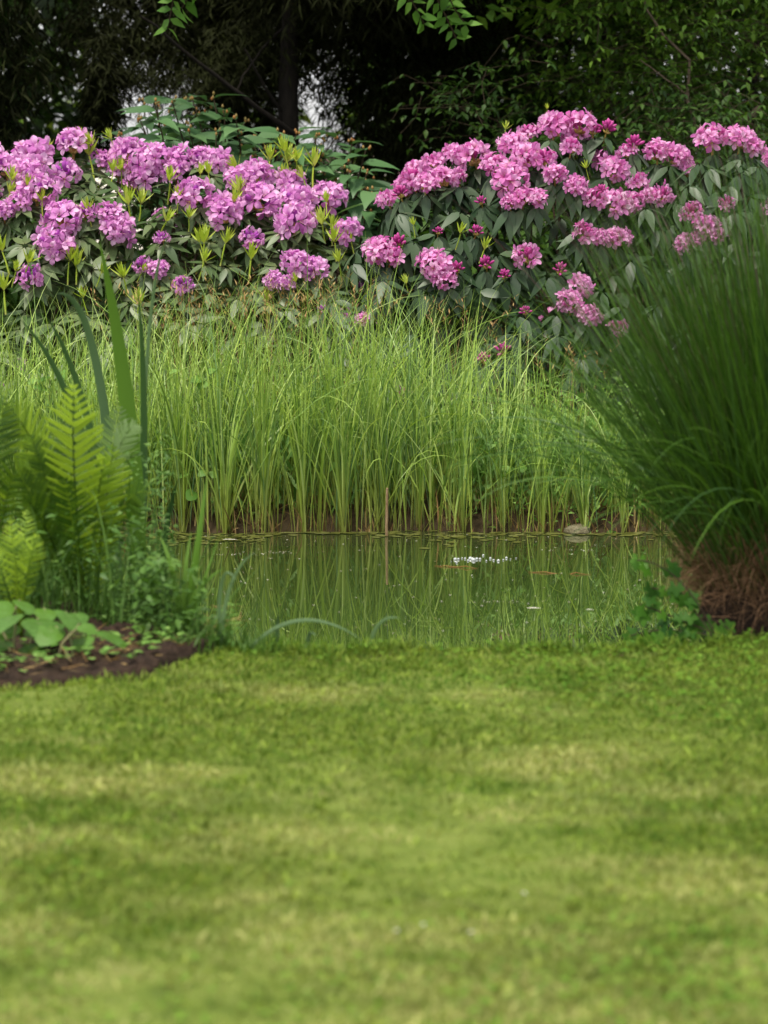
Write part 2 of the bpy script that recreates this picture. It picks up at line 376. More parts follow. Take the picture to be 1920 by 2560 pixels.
# daisies: tiny white heads in the lawn
def lathe(g, prof, n=10, c=(0, 0, 0), t=0, mi=0, sq=(1, 1)):
    P = np.array(prof); K = len(P); a = np.linspace(0, 6.2832, n, endpoint=False)
    V = np.stack([P[:, 0:1] * np.cos(a) * sq[0], P[:, 0:1] * np.sin(a) * sq[1], P[:, 1:2] + 0 * a], -1) + np.array(c)
    F = [(i * n + j, i * n + (j + 1) % n, (i + 1) * n + (j + 1) % n, (i + 1) * n + j) for i in range(K - 1) for j in range(n)]
    g.add(V.reshape(-1, 3), F, t, None, mi)
pt = leaf_t(1, .55, .1, .1, 2, .8)
for i, (px, py) in enumerate(((1310, 2312), (992, 2412), (1058, 2396), (1176, 2416))):
    d = FPX * CAMZ / (py - Y0) ; c = at(px, py, d); c[2] = 0
    root = thing('daisy', c, ['lone white daisy in the bright lawn nearest the viewer', 'white daisy in the lawn, first of a row of three', 'white daisy in the lawn, middle of a row of three', 'white daisy in the lawn, last of a row of three', 'small white daisy in the upper lawn towards the pond'][i], 'flower', 'daisies in the lawn')
    g = Geo(); tube(g, [c, c + [0, 0, .02], c + [0, -.004, .036]], .0012, 5); g.build('stem', M['stalk'], root)
    g = Geo(); a = np.linspace(0, 6.28, 13)[:-1]
    g.inst(pt, frames(np.stack([np.cos(a), np.sin(a) , .35 + 0 * a], -1), (0, -.3, 1), .0042), np.repeat((c + [0, -.004, .036])[None], 12, 0)); g.build('petals', M['white'], root)

# ------------------------------------------------------------------ ferns
pin = Geo()
nl = 13
for k in range(nl):
    u = (k + .5) / nl; w = .105 * (1 - u) ** .6 * min(1, .6 + u * 3) + .02; hl = .5 / nl
    for sgn in (-1, 1):
        y0, y1 = u - hl * .92, u + hl * .92
        pin.add([(0, y0, 0), (sgn * w * .55, y0 + .012, .008), (sgn * w, u + .035, -.012), (sgn * w * .5, y1 + .012, .006), (0, y1, 0)], [(0, 1, 2, 3)] if 0 else [(0, 1, 3, 4)], u, 0)
        pin.add([(sgn * w * .55, y0 + .012, .008), (sgn * w, u + .02, -.012), (sgn * w * .95, u + .045, -.012), (sgn * w * .5, y1 + .012, .006)], [(0, 1, 2, 3)], u, 0)
pin.add([(-.012, 0, .001), (.012, 0, .001), (.003, 1, .001), (-.003, 1, .001)], [(0, 1, 2, 3)], 0, 0)
PIN = pin.template()
def frond(root, pts, width, face, mat, npairs=26, bare=.12, peak=.62, rr=None):
    P = bez(*pts, n=npairs + 6); T = nrm(np.gradient(P, axis=0)); n = len(P)
    face = np.asarray(face, float)
    g = Geo(); tube(g, P, np.linspace(.0045, .001, n), 5); r0 = U(.2, .9) if rr is None else rr
    u = np.linspace(0, 1, n); s = np.clip((u - bare) / (1 - bare), 0, 1)
    prof = np.where(s < peak, (s / peak) ** .75, np.clip(1 - ((s - peak) / (1 - peak)) ** 1.5, 0, 1) ** 1.0)
    k = (u >= bare) & (prof > .04)
    for sgn in (-1, 1):
        N_ = nrm(np.cross(np.cross(T, face), T)); Sd = np.cross(T, N_) * sgn
        d = Sd * .86 + T * (.42 + .35 * s[:, None] ** 3) + N_ * -.10 + NR(0, .05, Sd.shape)
        sc = width * prof
        g.inst(PIN, frames(d, N_, np.stack([sc * .45 + width * .42, sc, sc], -1))[k], (P + NR(0, .0015, P.shape))[k], np.clip(r0 + NR(0, .12, k.sum()), 0, 1))
    return g.build('frond', mat, root)
gy = lambda px, d: at(px, 1000, d)[0]
def gp(px, d, dz=0): x = gy(px, d); return np.array([x, d, float(gz(x, d)) + dz])
fd = 8.85
c = gp(205, fd, .02)
root = thing('fern', c, 'tall yellow green fern with upright feathery fronds in front of the iris leaves', 'fern')
FR = [((185, 952, 8.50), (172, 1230, 8.45), .108, (0, -1, .3), 'fern', 1.0), ((345, 1062, 8.75), (270, 1060, 8.72), .075, (-.5, -.6, .6), 'fernpale', .5),
      ((12, 1010, 8.7), (120, 1090, 8.8), .105, (.45, -.8, .4), 'fern', .78), ((285, 1110, 8.65), (250, 1300, 8.6), .09, (.2, -1, .2), 'fern', .8),
      ((90, 1130, 8.55), (160, 1300, 8.6), .10, (.2, -1, .3), 'fern', .3), ((150, 1040, 9.05), (190, 1200, 9.0), .11, (0, -1, .2), 'fern', .2),
      ((300, 1010, 9.1), (260, 1200, 9.0), .10, (-.2, -1, .2), 'fern', .3), ((60, 1240, 8.45), (140, 1330, 8.6), .09, (.1, -1, .5), 'fern', .35),
      ((370, 1230, 8.6), (280, 1210, 8.7), .08, (-.2, -1, .4), 'fern', .3), ((160, 1190, 8.4), (190, 1350, 8.5), .085, (0, -1, .4), 'fern', .2), ((75, 1085, 8.6), (140, 1260, 8.6), .095, (.1, -1, .2), 'fern', .5), ((262, 1130, 8.62), (235, 1290, 8.6), .080, (-.1, -1, .2), 'fern', .72), ((45, 1180, 8.5), (120, 1290, 8.55), .09, (.2, -1, .3), 'fern', .4)]
for (tx, ty, td), (mx, my, md), w, face, mt, rr in FR:
    frond(root, (c + NR(0, .02, 3) * [1, 1, .3], at(mx, my, md), at(tx, ty, td)), w, face, M[mt], rr=rr)
c = gp(-15, 8.75, .02)
root = thing('fern', c, 'fern whose frond tips lean in beside the tall fern, half cut off', 'fern')
for (tx, ty, td), (mx, my, md), w, face in [((15, 985, 8.7), (-40, 1180, 8.6), .10, (.3, -1, .2)), ((-60, 1050, 8.8), (-40, 1250, 8.7), .11, (0, -1, .2)), ((75, 1160, 8.5), (-10, 1180, 8.6), .09, (.3, -1, .4)), ((-110, 1150, 8.6), (-60, 1250, 8.7), .1, (0, -1, .3))]:
    frond(root, (c, at(mx, my, md), at(tx, ty, td)), w * .85, face, M['fern'], rr=U(.2, .7))
c = gp(45, 8.3, .02)
root = thing('fern', c, 'small low fern with narrow pale fronds above the heart-shaped leaves', 'fern')
for (tx, ty, td), (mx, my, md), w, face in [((25, 1290, 8.25), (40, 1430, 8.2), .05, (0, -1, .2)), ((95, 1330, 8.2), (60, 1430, 8.15), .046, (.1, -1, .3)), ((-25, 1350, 8.3), (10, 1440, 8.2), .048, (-.1, -1, .3)), ((70, 1270, 8.4), (50, 1400, 8.3), .045, (0, -1, .2))]:
    frond(root, (c, at(mx, my, md), at(tx, ty, td)), w, face, M['fern'], npairs=24, rr=.8)

# ------------------------------------------------------------------ iris leaves
def strap(root, pts, w, mat, name='leaf', roll=0.0, K=16):
    """sword leaf along a bezier, V section, width vector across the view"""
    P = bez(*pts, n=K + 1); T = nrm(np.gradient(P, axis=0)); u = np.linspace(0, 1, K + 1)
    D = nrm(np.cross(T, [math.sin(roll), -math.cos(roll), .1])); Nn = np.cross(D, T)
    ww = w * .5 * (1 - u ** 3.2) * np.minimum(1, .7 + u); ww = ww + .0004
    V = np.stack([P - D * ww[:, None], P + Nn * ww[:, None] * .25, P + D * ww[:, None]], 1)
    Vb = V - Nn[:, None] * (.0016 * (1 - u))[:, None, None] * np.array([0, 1, 0])[None, :, None]
    a = np.arange(K)[:, None] * 3
    F = np.concatenate([np.concatenate([a + j, a + j + 1, a + j + 4, a + j + 3], 1) for j in (0, 1)])
    g = Geo(); g.add(V.reshape(-1, 3), F, np.repeat(u, 3)); g.add(Vb.reshape(-1, 3), F[:, ::-1], np.repeat(u, 3))
    return g.build(name, mat, root)
c = gp(330, 9.25, .0)
root = thing('iris_plant', c, 'clump of broad sword-shaped iris leaves rising behind the ferns', 'plant')
A3 = lambda a, d=9.25: at(a[0], a[1], d)
for p0, p1, p2, w, mt, d in [((352, 1500), (338, 1000), (248, 600), .056, 'iris', 9.2), ((350, 1500), (372, 1000), (345, 725), .024, 'irisdark', 9.3),
                             ((300, 1500), (262, 700), (140, 735), .030, 'irisblue', 9.35), ((290, 1500), (215, 960), (52, 800), .026, 'irisdark', 9.5),
                             ((300, 1500), (230, 950), (115, 790), .026, 'irisdark', 9.45), ((350, 1500), (355, 650), (425, 590), .012, 'irisblue', 9.4),
                             ((330, 1500), (318, 1000), (300, 850), .022, 'irisdark', 9.5), ((400, 1500), (405, 1320), (446, 1195), .022, 'irisdark', 9.2)]:
    strap(root, (A3(p0, d), A3(p1, d + .04), A3(p2, d - .06)), w, M[mt])
c = gp(462, 8.3, -.02)
root = thing('iris_plant', c, 'small fan of iris leaves with one tall blade at the pond edge beside the undergrowth', 'plant')
for p0, p1, p2, w in [((462, 1580), (490, 1400), (517, 1195), .021), ((460, 1580), (470, 1470), (560, 1420), .016), ((455, 1580), (440, 1420), (400, 1340), .016), ((468, 1580), (500, 1480), (545, 1350), .010), ((458, 1580), (455, 1450), (478, 1330), .014)]:
    strap(root, (A3(p0, 8.3), A3(p1, 8.25), A3(p2, 8.3)), w, M['iris'])

# ------------------------------------------------------------------ heart-leaved plants on the soil
def heart_t(n=8, fold=.12, droop=.35):
    """heart-shaped leaf along +y, notch at origin, finer rim"""
    V = [(0, 0, 0)]; t = [0]; ang = np.linspace(-math.pi, math.pi, 2 * n + 1)
    rim = []
    for a in ang:
        rr = .5 * (1 - .42 * abs(a / math.pi) ** 6) * (1 + .28 * max(0, math.cos(a)) ** 6) * (1 + .03 * math.sin(a * 13))
        x = rr * math.sin(a) * 1.0; y = .42 + rr * math.cos(a) * 1.05
        if abs(a) > 3.1: x, y = 0, .06
        rim.append((x, y))
    mid = [(x * .55, .3 + (y - .3) * .55) for x, y in rim]
    f = lambda x, y: (x, y, fold * abs(x) - droop * (x * x + max(0, y - .2) ** 2) + .015 * math.sin(x * 17) * math.sin(y * 13))
    V = [f(0, .3)] + [f(*q) for q in mid] + [f(*q) for q in rim]; m = len(rim)
    F = []
    for i in range(m - 1): F.append((1 + i, 2 + i, 1 + m + i + 1, 1 + m + i))
    G = Geo(); G.add(V, F, np.concatenate([[0], np.full(m, .5), np.full(m, 1)]), 0)
    T = G.template()
    F3 = np.array([(0, 1 + i + 1, 1 + i, 1 + i) for i in range(m - 1)])
    tri = np.array([(0, 2 + i, 1 + i) for i in range(m - 1)])
    return T, tri
HT, HTRI = heart_t()
def put_heart(g, p, d, up, s, r=None, mi=0):
    Mx = frames(np.asarray(d, float)[None], np.asarray(up, float)[None], s)[0]
    V = HT['V'] @ Mx.T + p; r = U(0, 1) if r is None else r
    g.add(V, HT['F'], HT['t'], r, mi); g.add(V, HTRI, HT['t'], r, mi)
HP = [((-60, 8.05), 'heart-leaved plant half cut off beside the small low fern', [((-10, 1500), .12, .3), ((30, 1560), .10, -.2), ((-50, 1530), .12, .2), ((50, 1500), .09, .5)]), ((120, 8.12), 'heart-leaved plant with small leaves tucked in behind the larger ones', [((110, 1520), .09, .2), ((150, 1555), .085, -.6), ((75, 1575), .08, .6), ((190, 1530), .08, .3), ((130, 1600), .075, 0)]), ((60, 7.95), 'largest heart-leaved plant on the soil, with broad bright leaves on long pale stalks', [((40, 1535), .13, -.5), ((95, 1545), .135, .2), ((-20, 1540), .12, -1), ((70, 1610), .10, .3), ((15, 1600), .10, -.4)]),
      ((160, 7.92), 'heart-leaved plant with pale silvery leaf tops in the middle of the soil bed', [((165, 1528), .115, .3), ((140, 1565), .12, -.3), ((110, 1640), .10, .1), ((200, 1560), .07, .8)]),
      ((245, 7.98), 'heart-leaved plant at the bare end of the bed with one pointed leaf sticking out', [((245, 1575), .125, .9), ((215, 1590), .09, -.2), ((205, 1625), .07, .3)])]
for (px, d), lab, lv in HP:
    c = gp(px, d, .02)
    root = thing('heart_leaved_plant', c, lab, 'plant', 'heart-leaved plants in the soil bed')
    for (lx, ly), s, tw in lv:
        p = at(lx, ly, d + U(-.06, .06)); b = c + [NR(0, .03) + (p[0] - c[0]) * .6, NR(0, .03), -.005]
        g = Geo(); tube(g, wob(bez(b, (b + p) / 2 + [0, .02, .02], p, 6), .002), .0036, 6); st = g.build('stalk', M['stalk'], root)
        g = Geo(); put_heart(g, p - [0, 0, .002], (math.sin(tw), -math.cos(tw) * .9, -.16), (NR(0, .2), NR(.0, .26), 1), s * .74); g.build('leaf', M['broad'], root)
# tiny seedlings on the soil + bed litter
g = Geo(); lft = leaf_t(1, .65, .15, .15, 3, .7)
n = 130; x = U(-1.05, -.42, n); y = ye(x) + U(.03, .5, n); P = np.stack([x, y, np.full(n, .04) + U(0, .03, n)], -1)
for k in range(3):
    a = U(0, 6.28, n); g.inst(lft, frames(np.stack([np.cos(a), np.sin(a), .4 + 0 * a], -1), (0, 0, 1), U(.012, .03, n)), P)
tag(g.build('seedlings', M['herb']), 'tiny green seedlings and weeds sprouting on the dark soil', None, kind='stuff')
g = Geo(); n = 420; x = U(-1.4, -.42, n); y = ye(x) + U(.02, .6, n); P = np.stack([x, y, .035 + U(0, .012, n)], -1)
blades(g, P, U(.02, .11, n), U(0, 6.28, n), U(1.2, 1.55, n), U(-.2, .3, n), U(.0015, .004, n), K=3)
tag(g.build('dead_leaf_litter', M['dead']), 'dry brown straw and stem litter lying on the soil', None, kind='stuff')
def stone(name, c, r, lab, mat, seed):
    q = np.random.default_rng(seed); nu, nv = 14, 9
    V = []; 
    for i in range(nv):
        ph = math.pi * i / (nv - 1)
        for j in range(nu):
            th = 2 * math.pi * j / nu
            V.append((math.sin(ph) * math.cos(th), math.sin(ph) * math.sin(th), math.cos(ph)))
    V = np.array(V); k = q.normal(0, 1, (5, 3)); s = 1
    for kk in k: s = s + .10 * np.sin(V @ kk * 2.2 + q.uniform(0, 6))[:, None]
    V = V * s * np.asarray(r); V[:, 2] += .2 * r[2]
    F = [(i * nu + j, i * nu + (j + 1) % nu, (i + 1) * nu + (j + 1) % nu, (i + 1) * nu + j) for i in range(nv - 1) for j in range(nu)]
    g = Geo(); g.add(V + c, F); return tag(g.build(name, mat, origin=c, sm=False), lab, 'stone')
stone('stone', gp(506, 8.14, .02), (.02, .018, .017), 'small grey brown stone at the tip of the soil bed', M['stone'], 3)
c = at(1442, 1332, 11.53); c[2] = WZ
stone('stone', c, (.058, .05, .034), 'flat pale stone at the far waterline under the reeds', M['stone'], 7)

# undergrowth mass between ferns and pond
g = Geo()
def leafmass(g, n, fx, fd, h0, h1, s0, s1, tmpl):
    px = U(*fx, n); d = U(*fd, n); x = (px - 960) / FPX * d
    z = np.maximum(gz(x, d), -.1) + h0 + (h1 - h0) * U(0, 1, n) ** 1.3
    a = U(0, 6.28, n); dv = np.stack([np.cos(a), np.sin(a) - .2, NR(-.1, .35, n)], -1)
    g.inst(tmpl, frames(dv, np.stack([NR(0, .3, n), NR(-.2, .3, n), np.ones(n)], -1), U(s0, s1, n)), np.stack([x, d, z], -1))
lft2 = leaf_t(1, .5, .2, .25, 3, .65)
leafmass(g, 1500, (-250, 420), (8.3, 9.6), .02, .38, .015, .04, lft2)
leafmass(g, 900, (330, 500), (8.15, 8.6), .0, .26, .018, .042, lft2)
leafmass(g, 350, (440, 580), (8.1, 8.4), -.02, .12, .015, .035, lft2)
leafmass(g, 1300, (230, 430), (8.8, 9.5), .05, .6, .012, .028, lft2)
leafmass(g, 300, (560, 1000), (8.14, 8.25), -.04, .02, .01, .025, lft2)
# feathery, horsetail-like shoots in the same mass
for k in range(44):
    px = U(230, 440); d = U(8.5, 9.3); b = gp(px, d); h = U(.3, .62)
    P = bez(b, b + [0, 0, h * .6], b + [NR(0, .06), NR(0, .05), h], 14); tube(g, P, .0018, 4)
    for q in P[3:]:
        a = np.linspace(0, 6.28, 9)[:-1] + U(0, 1); L_ = .07 * (1 - (q[2] - b[2]) / h * .8)
        blades(g, np.repeat(q[None], 8, 0), L_, a, U(.7, 1.0), .5, .0022, K=2)
# pinnate weeds near the tip
for (px, py) in ((345, 1420), (360, 1480), (415, 1400), (300, 1500), (440, 1470), (480, 1540), (250, 1540)):
    d = U(8.35, 8.5); top = at(px, py, d); b = np.array([top[0] + NR(0, .03), d, 0.0])
    P = bez(b, (b + top) / 2, top, 9); tube(g, P, .0017, 4)
    for i in range(2, 9):
        for s_ in (-1, 1):
            dv = np.array([[s_, -.15, .12]]); g.inst(lft2, frames(dv, (0, -.3, 1), U(.03, .045)), P[i][None])
n = 1500; px = U(-200, 560, n); d = U(8.35, 9.4, n) - .25 * (px > 430); x = (px - 960) / FPX * d
blades(g, np.stack([x, d, gz(x, d)], -1), U(.12, .5, n) * np.where(px > 450, .6, 1), U(0, 6.28, n), np.abs(NR(.12, .15, n)), U(.1, 1.3, n), U(.003, .006, n), K=5)
n = 900; x = U(-.62, -.28, n); y = U(8.0, 8.4, n); k = y > ye(np.maximum(x, -.6)) - .05
blades(g, np.stack([x, y, np.maximum(gz(x, y), -.12)], -1)[k], U(.03, .11, k.sum()), U(0, 6.28, k.sum()), U(0, .5, k.sum()), U(.1, 1.2, k.sum()), U(.003, .006, k.sum()), K=4)
n = 900; x = U(.75, 3.2, n); y = U(8.35, 9.3, n); k = (y < yn(x) + .05) & (((x - 1.27) / .38) ** 2 + ((y - 8.8) / .36) ** 2 > 1) & (y > 8.42)
blades(g, np.stack([x, y, np.maximum(gz(x, y), -.12)], -1)[k], U(.03, .16, k.sum()), U(0, 6.28, k.sum()), U(0, .5, k.sum()), U(.1, 1.2, k.sum()), U(.003, .006, k.sum()), K=4)
tag(g.build('undergrowth', M['under']), 'tangled leafy undergrowth around the fern stems at the near bank', None, kind='stuff')

# arching grass tufts at the near water edge
TF = [(600, 8.17, 7, 'grass tuft with the longest arching pale blade over the near water', [(735, 1512, 905, 1600)]), (918, 8.18, 5, 'grass tuft with one blade leaning out over the water, mid lawn edge', [(930, 1560, 1000, 1545)]),
      (545, 8.15, 12, 'leafy grass tuft where the undergrowth meets the lawn edge', [(560, 1450, 640, 1380), (540, 1400, 590, 1450)]), (770, 8.19, 5, 'short pale grass tuft on the lawn edge beside the arching blade', [(760, 1585, 790, 1590)]),
      (1480, 8.15, 8, 'low broad-bladed tuft on the lawn edge near the fountain grass', [(1470, 1590, 1430, 1600)]), (690, 8.18, 6, 'small upright grass tuft on the lawn edge between two arching tufts', [(690, 1560, 700, 1540)])]
for px, d, nb, lab, arcs in TF:
    c = gp(px, d, 0); root = thing('grass_tuft', c, lab, 'grass tuft', 'grass tufts along the near water edge')
    g = Geo(); blades(g, c + NR(0, .015, (nb * 2, 3)) * [1, .6, 0], U(.04, .13, nb * 2), U(0, 6.28, nb * 2), U(.05, .5, nb * 2), U(.2, 1.2, nb * 2), U(.003, .006, nb * 2), K=6); g.build('blades', M['under'], root)
    for mx, my, tx, ty in arcs: strap(root, (c, at(mx, my - 30, d), at(tx, ty, d - .03)), .011, M['irisblue'] if px < 950 else M['iris'], 'long_blade')

# ------------------------------------------------------------------ fountain grass clump
c = np.array([1.27, 8.80, 0.0])
root = thing('fountain_grass', c, 'huge dark green fountain grass clump with a brown straw base at the pond edge', 'ornamental grass')
g = Geo(); n = 3200
a = U(0, 6.28, n); rr = .30 * np.sqrt(U(0, 1, n)); b = np.stack([c[0] + rr * np.cos(a), c[1] + rr * np.sin(a) * .9, .06 + .16 * (1 - (rr / .32) ** 2)], -1)
az = a + NR(0, .5, n); lean = (rr / .30) * .50 + NR(0, .16, n); cv = np.abs(NR(.22, .22, n))
L_ = U(.75, 1.42, n) * (1 - .12 * np.clip(lean, 0, 1))
blades(g, b, L_, az, np.clip(lean, -.1, .75), cv, U(.0038, .0075, n), K=9, p=2)
n = 420; a = U(0, 6.28, n); rr = U(.2, .35, n); b = np.stack([c[0] + rr * np.cos(a), c[1] + rr * np.sin(a) * .9, U(.12, .22, n)], -1)
blades(g, b, U(.6, 1.15, n), a + NR(0, .3, n), U(.35, .8, n), U(.7, 1.9, n), U(.004, .008, n), K=12, p=1.4)
g.build('blades', M['misc'], root)
g = Geo(); n = 300; a = U(0, 6.28, n); rr = .24 * np.sqrt(U(0, 1, n)); b = np.stack([c[0] + rr * np.cos(a), c[1] + rr * np.sin(a), np.full(n, .15)], -1)
blades(g, b, U(1.0, 1.5, n), a, rr / .24 * .48 + NR(0, .08, n), U(.1, .5, n), .003, K=9, p=2)
g.build('flower_stems', M['mstem'], root)
g = Geo(); n = 10000; a = U(0, 6.28, n); ph = U(0, 1, n); rr = .33 * np.sin(ph * 1.5) ** .8; b = np.stack([c[0] + rr * np.cos(a), c[1] + rr * np.sin(a), .34 * np.cos(ph * 1.5) ** .8 + NR(0, .015, n)], -1)
blades(g, b, U(.08, .24, n), a + NR(0, .9, n), U(.3, 1.7, n), U(.3, 2.2, n), U(.0010, .0026, n), K=6)
n = 1200; a = U(0, 6.28, n); rr = U(.0, .33, n); b = np.stack([c[0] + rr * np.cos(a), c[1] + rr * np.sin(a), U(0, .2, n)], -1)
blades(g, b, U(.1, .3, n), a, U(.1, .8, n), U(0, .6, n), U(.003, .006, n), K=4)
g.build('straw_base', M['thatch'], root)
g = Geo(); lathe(g, [(.33, -.02), (.31, .08), (.24, .17), (.12, .21), (0.01, .22)], 20, c); g.build('root_mound', M['soil'], root)
# lobed-leaf climber at its foot
c = gp(1790, 8.40, .0)
root = thing('ivy_plant', c, 'glossy dark lobed-leaf climber at the foot of the fountain grass', 'plant')
def lobed_t():
    V = [(0, .35, .03)]; ang = np.linspace(-2.7, 2.7, 31)
    for a in ang:
        r = .33 + .20 * math.cos(a * 2.5) ** 2 * (1.1 if abs(a) < .6 else .85); V.append((r * math.sin(a), .35 + r * math.cos(a), -.18 * r * r))
    G = Geo(); G.add(V, [(0, i + 1, i + 2, i + 3) for i in range(0, 28, 2)], 0, 0); T = G.template()
    T['F'] = np.array([(0, i + 3, i + 2, i + 1) for i in range(0, 29, 2)]); T['mi'] = np.zeros(len(T['F']), int); return T
LB = lobed_t()
for pts in ([(1780, 1590), (1660, 1560), (1575, 1590)], [(1780, 1590), (1720, 1480), (1630, 1470)], [(1790, 1590), (1700, 1400), (1590, 1400)], [(1800, 1590), (1680, 1540), (1600, 1510)], [(1850, 1600), (1800, 1540), (1720, 1540)]):
    P = bez(*[at(x, y, 8.40 + 0.06 * k) for k, (x, y) in enumerate(pts)], n=9); g = Geo(); tube(g, P, .002, 5); st = g.build('stem', M['twig'], root)
    g = Geo()
    for q in P[3:]:
        k = 1 + int(U(0, 1) < .5); a = U(0, 6.28, k)
        g.inst(LB, frames(np.stack([np.cos(a), -np.abs(np.sin(a)) * .7, U(-1.6, -.3, k)], -1), np.stack([NR(0, .4, k), -1 + 0 * a, np.ones(k) * .3], -1), U(.035, .06, k)), np.repeat(q[None], k, 0) + NR(0, .012, (k, 3)))
    g.build('leaves', M['ivy'], root)

# ------------------------------------------------------------------ reed bed on the far bank
g = Geo()
def hpx(x):   # reed height along the bank
    px = 960 + x * 615
    return np.interp(px, [-500, 0, 250, 500, 800, 1100, 1230, 1400, 1550, 1900], [.74, .76, .74, .80, .82, .80, .70, .56, .52, .5])
def reedset(n, x0, x1, y1, hs, lean, cv0, cv1, w0, w1, p=2.2, K=9, pw=1.6, **k):
    x = U(x0, x1, n); y = yf(x) - .03 + y1 * U(0, 1, n) ** pw
    k_ = U(0, 1, n) < np.where((x > .3) & (x < 1.3), .5, 1); x = x[k_]; y = y[k_]; n = len(x)
    x = x + .035 * np.sin(x * 40 + y * 9); h = hpx(x) * hs * np.clip(NR(.88, .16, n), .35, 1.2)
    blades(g, np.stack([x, y, np.maximum(gz(x, y), WZ - .02)], -1), h * 1.06, U(0, 6.28, n), np.abs(NR(0, lean, n)), U(cv0, cv1, n) ** 1.0 * U(.2, 1, n), U(w0, w1, n), K=K, p=p, **k)
reedset(1400, -2.3, 2.2, 1.1, 1.02, .2, .6, 3.2, .0042, .0082, p=1.9)
reedset(900, -2.3, -.75, 1.3, .98, .14, .4, 2.6, .004, .007)
reedset(320, -.75, .6, .9, 1.02, .09, .3, 1.6, .005, .009)
reedset(700, -.9, .7, .9, 1.06, .16, .6, 3.2, .003, .006, p=1.8)
reedset(900, .45, 2.3, 1.0, .62, .2, .4, 2.4, .003, .006)
reedset(1700, .5, 2.3, 1.4, .8, .14, .3, 2.2, .004, .007)
reedset(750, -2.3, 1.3, .9, 1.12, .2, 1.2, 3.4, .003, .006, p=1.6, K=11)
reedset(60, -1.0, 1.2, .5, 1.12, .06, .0, .5, .006, .010)
reedset(800, 2.2, 3.6, 1.2, .8, .14, .3, 2.2, .004, .007)
reedset(900, -3.8, -2.2, 1.3, .98, .14, .4, 2.6, .004, .007)
reedset(420, -2.0, 1.0, .25, .98, .06, .1, 1.4, .006, .0105, r=None)
tag(g.build('reeds', M['reed']), 'dense bright green reed bed along the far bank', None, kind='stuff')
g = Geo(); reedset(1200, -2.3, 2.3, 1.2, .78, .16, .1, 1.2, .002, .004, K=6)
tag(g.build('rushes', M['rush']), 'thin blue green rush stems among the reeds', None, kind='stuff')
g = Geo(); n = 1100; x = U(-2.2, 2.2, n); y = yf(x) - .03 + .45 * U(0, 1, n) ** 1.8
blades(g, np.stack([x, y, np.maximum(gz(x, y), WZ - .01)], -1), U(.03, .17, n), U(0, 6.28, n), np.abs(NR(.1, .35, n)), U(0, .9, n), U(.003, .008, n), K=4, p=1)
tag(g.build('dead_reed_stubble', M['dead']), 'brown dead reed stubble along the far waterline', None, kind='stuff')
g = Geo(); n = 9000; x = U(-2.4, 2.4, n); y = yf(x) + .08 + 1.5 * U(0, 1, n); right = smooth(.35, .9, x)
z = gz(x, y) + U(.03, 1, n) ** 1.4 * (.30 + .14 * right)
a = U(0, 6.28, n)
g.inst(lft2, frames(np.stack([np.cos(a), np.sin(a) - .3, NR(.1, .4, n)], -1), np.stack([NR(0, .3, n), NR(-.3, .3, n), np.ones(n)], -1), U(.018, .05, n)), np.stack([x, y, z], -1))
n = 5000; x = U(.25, 2.3, n); y = yf(x) + U(-.02, .9, n); z = gz(x, y) + U(.0, 1, n) ** 1.2 * .34; a = U(0, 6.28, n)
g.inst(lft2, frames(np.stack([np.cos(a), np.sin(a) - .3, NR(.2, .5, n)], -1), np.stack([NR(0, .3, n), NR(-.4, .3, n), np.ones(n)], -1), U(.014, .038, n)), np.stack([x, y, z], -1))
n = 7000; x = U(-2.3, 2.3, n); y = yf(x) + U(.05, .7, n); z = gz(x, y) + U(.0, .28, n); a = U(0, 6.28, n)
g.inst(leaf_t(1, .16, .2, .3, 3, .7), frames(np.stack([np.cos(a) * .6, np.sin(a) * .6, np.full(n, .9)], -1), np.stack([NR(0, .3, n), np.full(n, -1.0), np.ones(n) * .3], -1), U(.04, .11, n)), np.stack([x, y, z], -1))
tag(g.build('bank_weeds', M['herb']), 'low leafy weeds growing between the reeds on the far bank', None, kind='stuff')
g = Geo(); n = 150; x = np.concatenate([U(-1.05, -.1, 110), U(-.1, 1, 40)]); y = yf(x) + U(.5, 1.2, n)
C = blades(g, np.stack([x, y, gz(x, y)], -1), hpx(x) * U(.95, 1.14, n), U(0, 6.28, n), .08, U(.2, .9, n), .003, K=8, p=2.5)
sp = leaf_t(1, .22, .5, .2, 3, .6)
for k in range(7):
    P = C[:, -1] + (C[:, -2] - C[:, -1]) * (k / 6.0) * .9 + NR(0, .002, (n, 3)); a = U(0, 6.28, n)
    g.inst(sp, frames(np.stack([np.cos(a), np.sin(a), .5 - 0 * a], -1) + nrm(C[:, -1] - C[:, -2]), (0, 0, 1), U(.02, .032, n)), P)
tag(g.build('sedge_seed_heads', M['dead']), 'brown drooping sedge seed heads above the reeds', None, kind='stuff')
# tall cattail leaves at the thin end
for px, tops, lab in ((1295, [(1302, 812, .016), (1278, 900, .012), (1330, 930, .012)], 'tallest broad cattail blades standing in front of the pink rhododendron'), (1372, [(1376, 862, .013), (1355, 930, .010), (1400, 950, .010)], 'shorter cattail blades beside the tallest ones, in the thin reeds')):
    c = gp(px, 12.0, -.02); root = thing('cattail', c, lab, 'plant', 'cattails in the reed bed')
    for tx, ty, w in tops: strap(root, (c + [NR(0, .01), 0, 0], at((px + tx) / 2, (ty + 1250) / 2, 12.0), at(tx, ty, 11.97)), w, M['reed'])
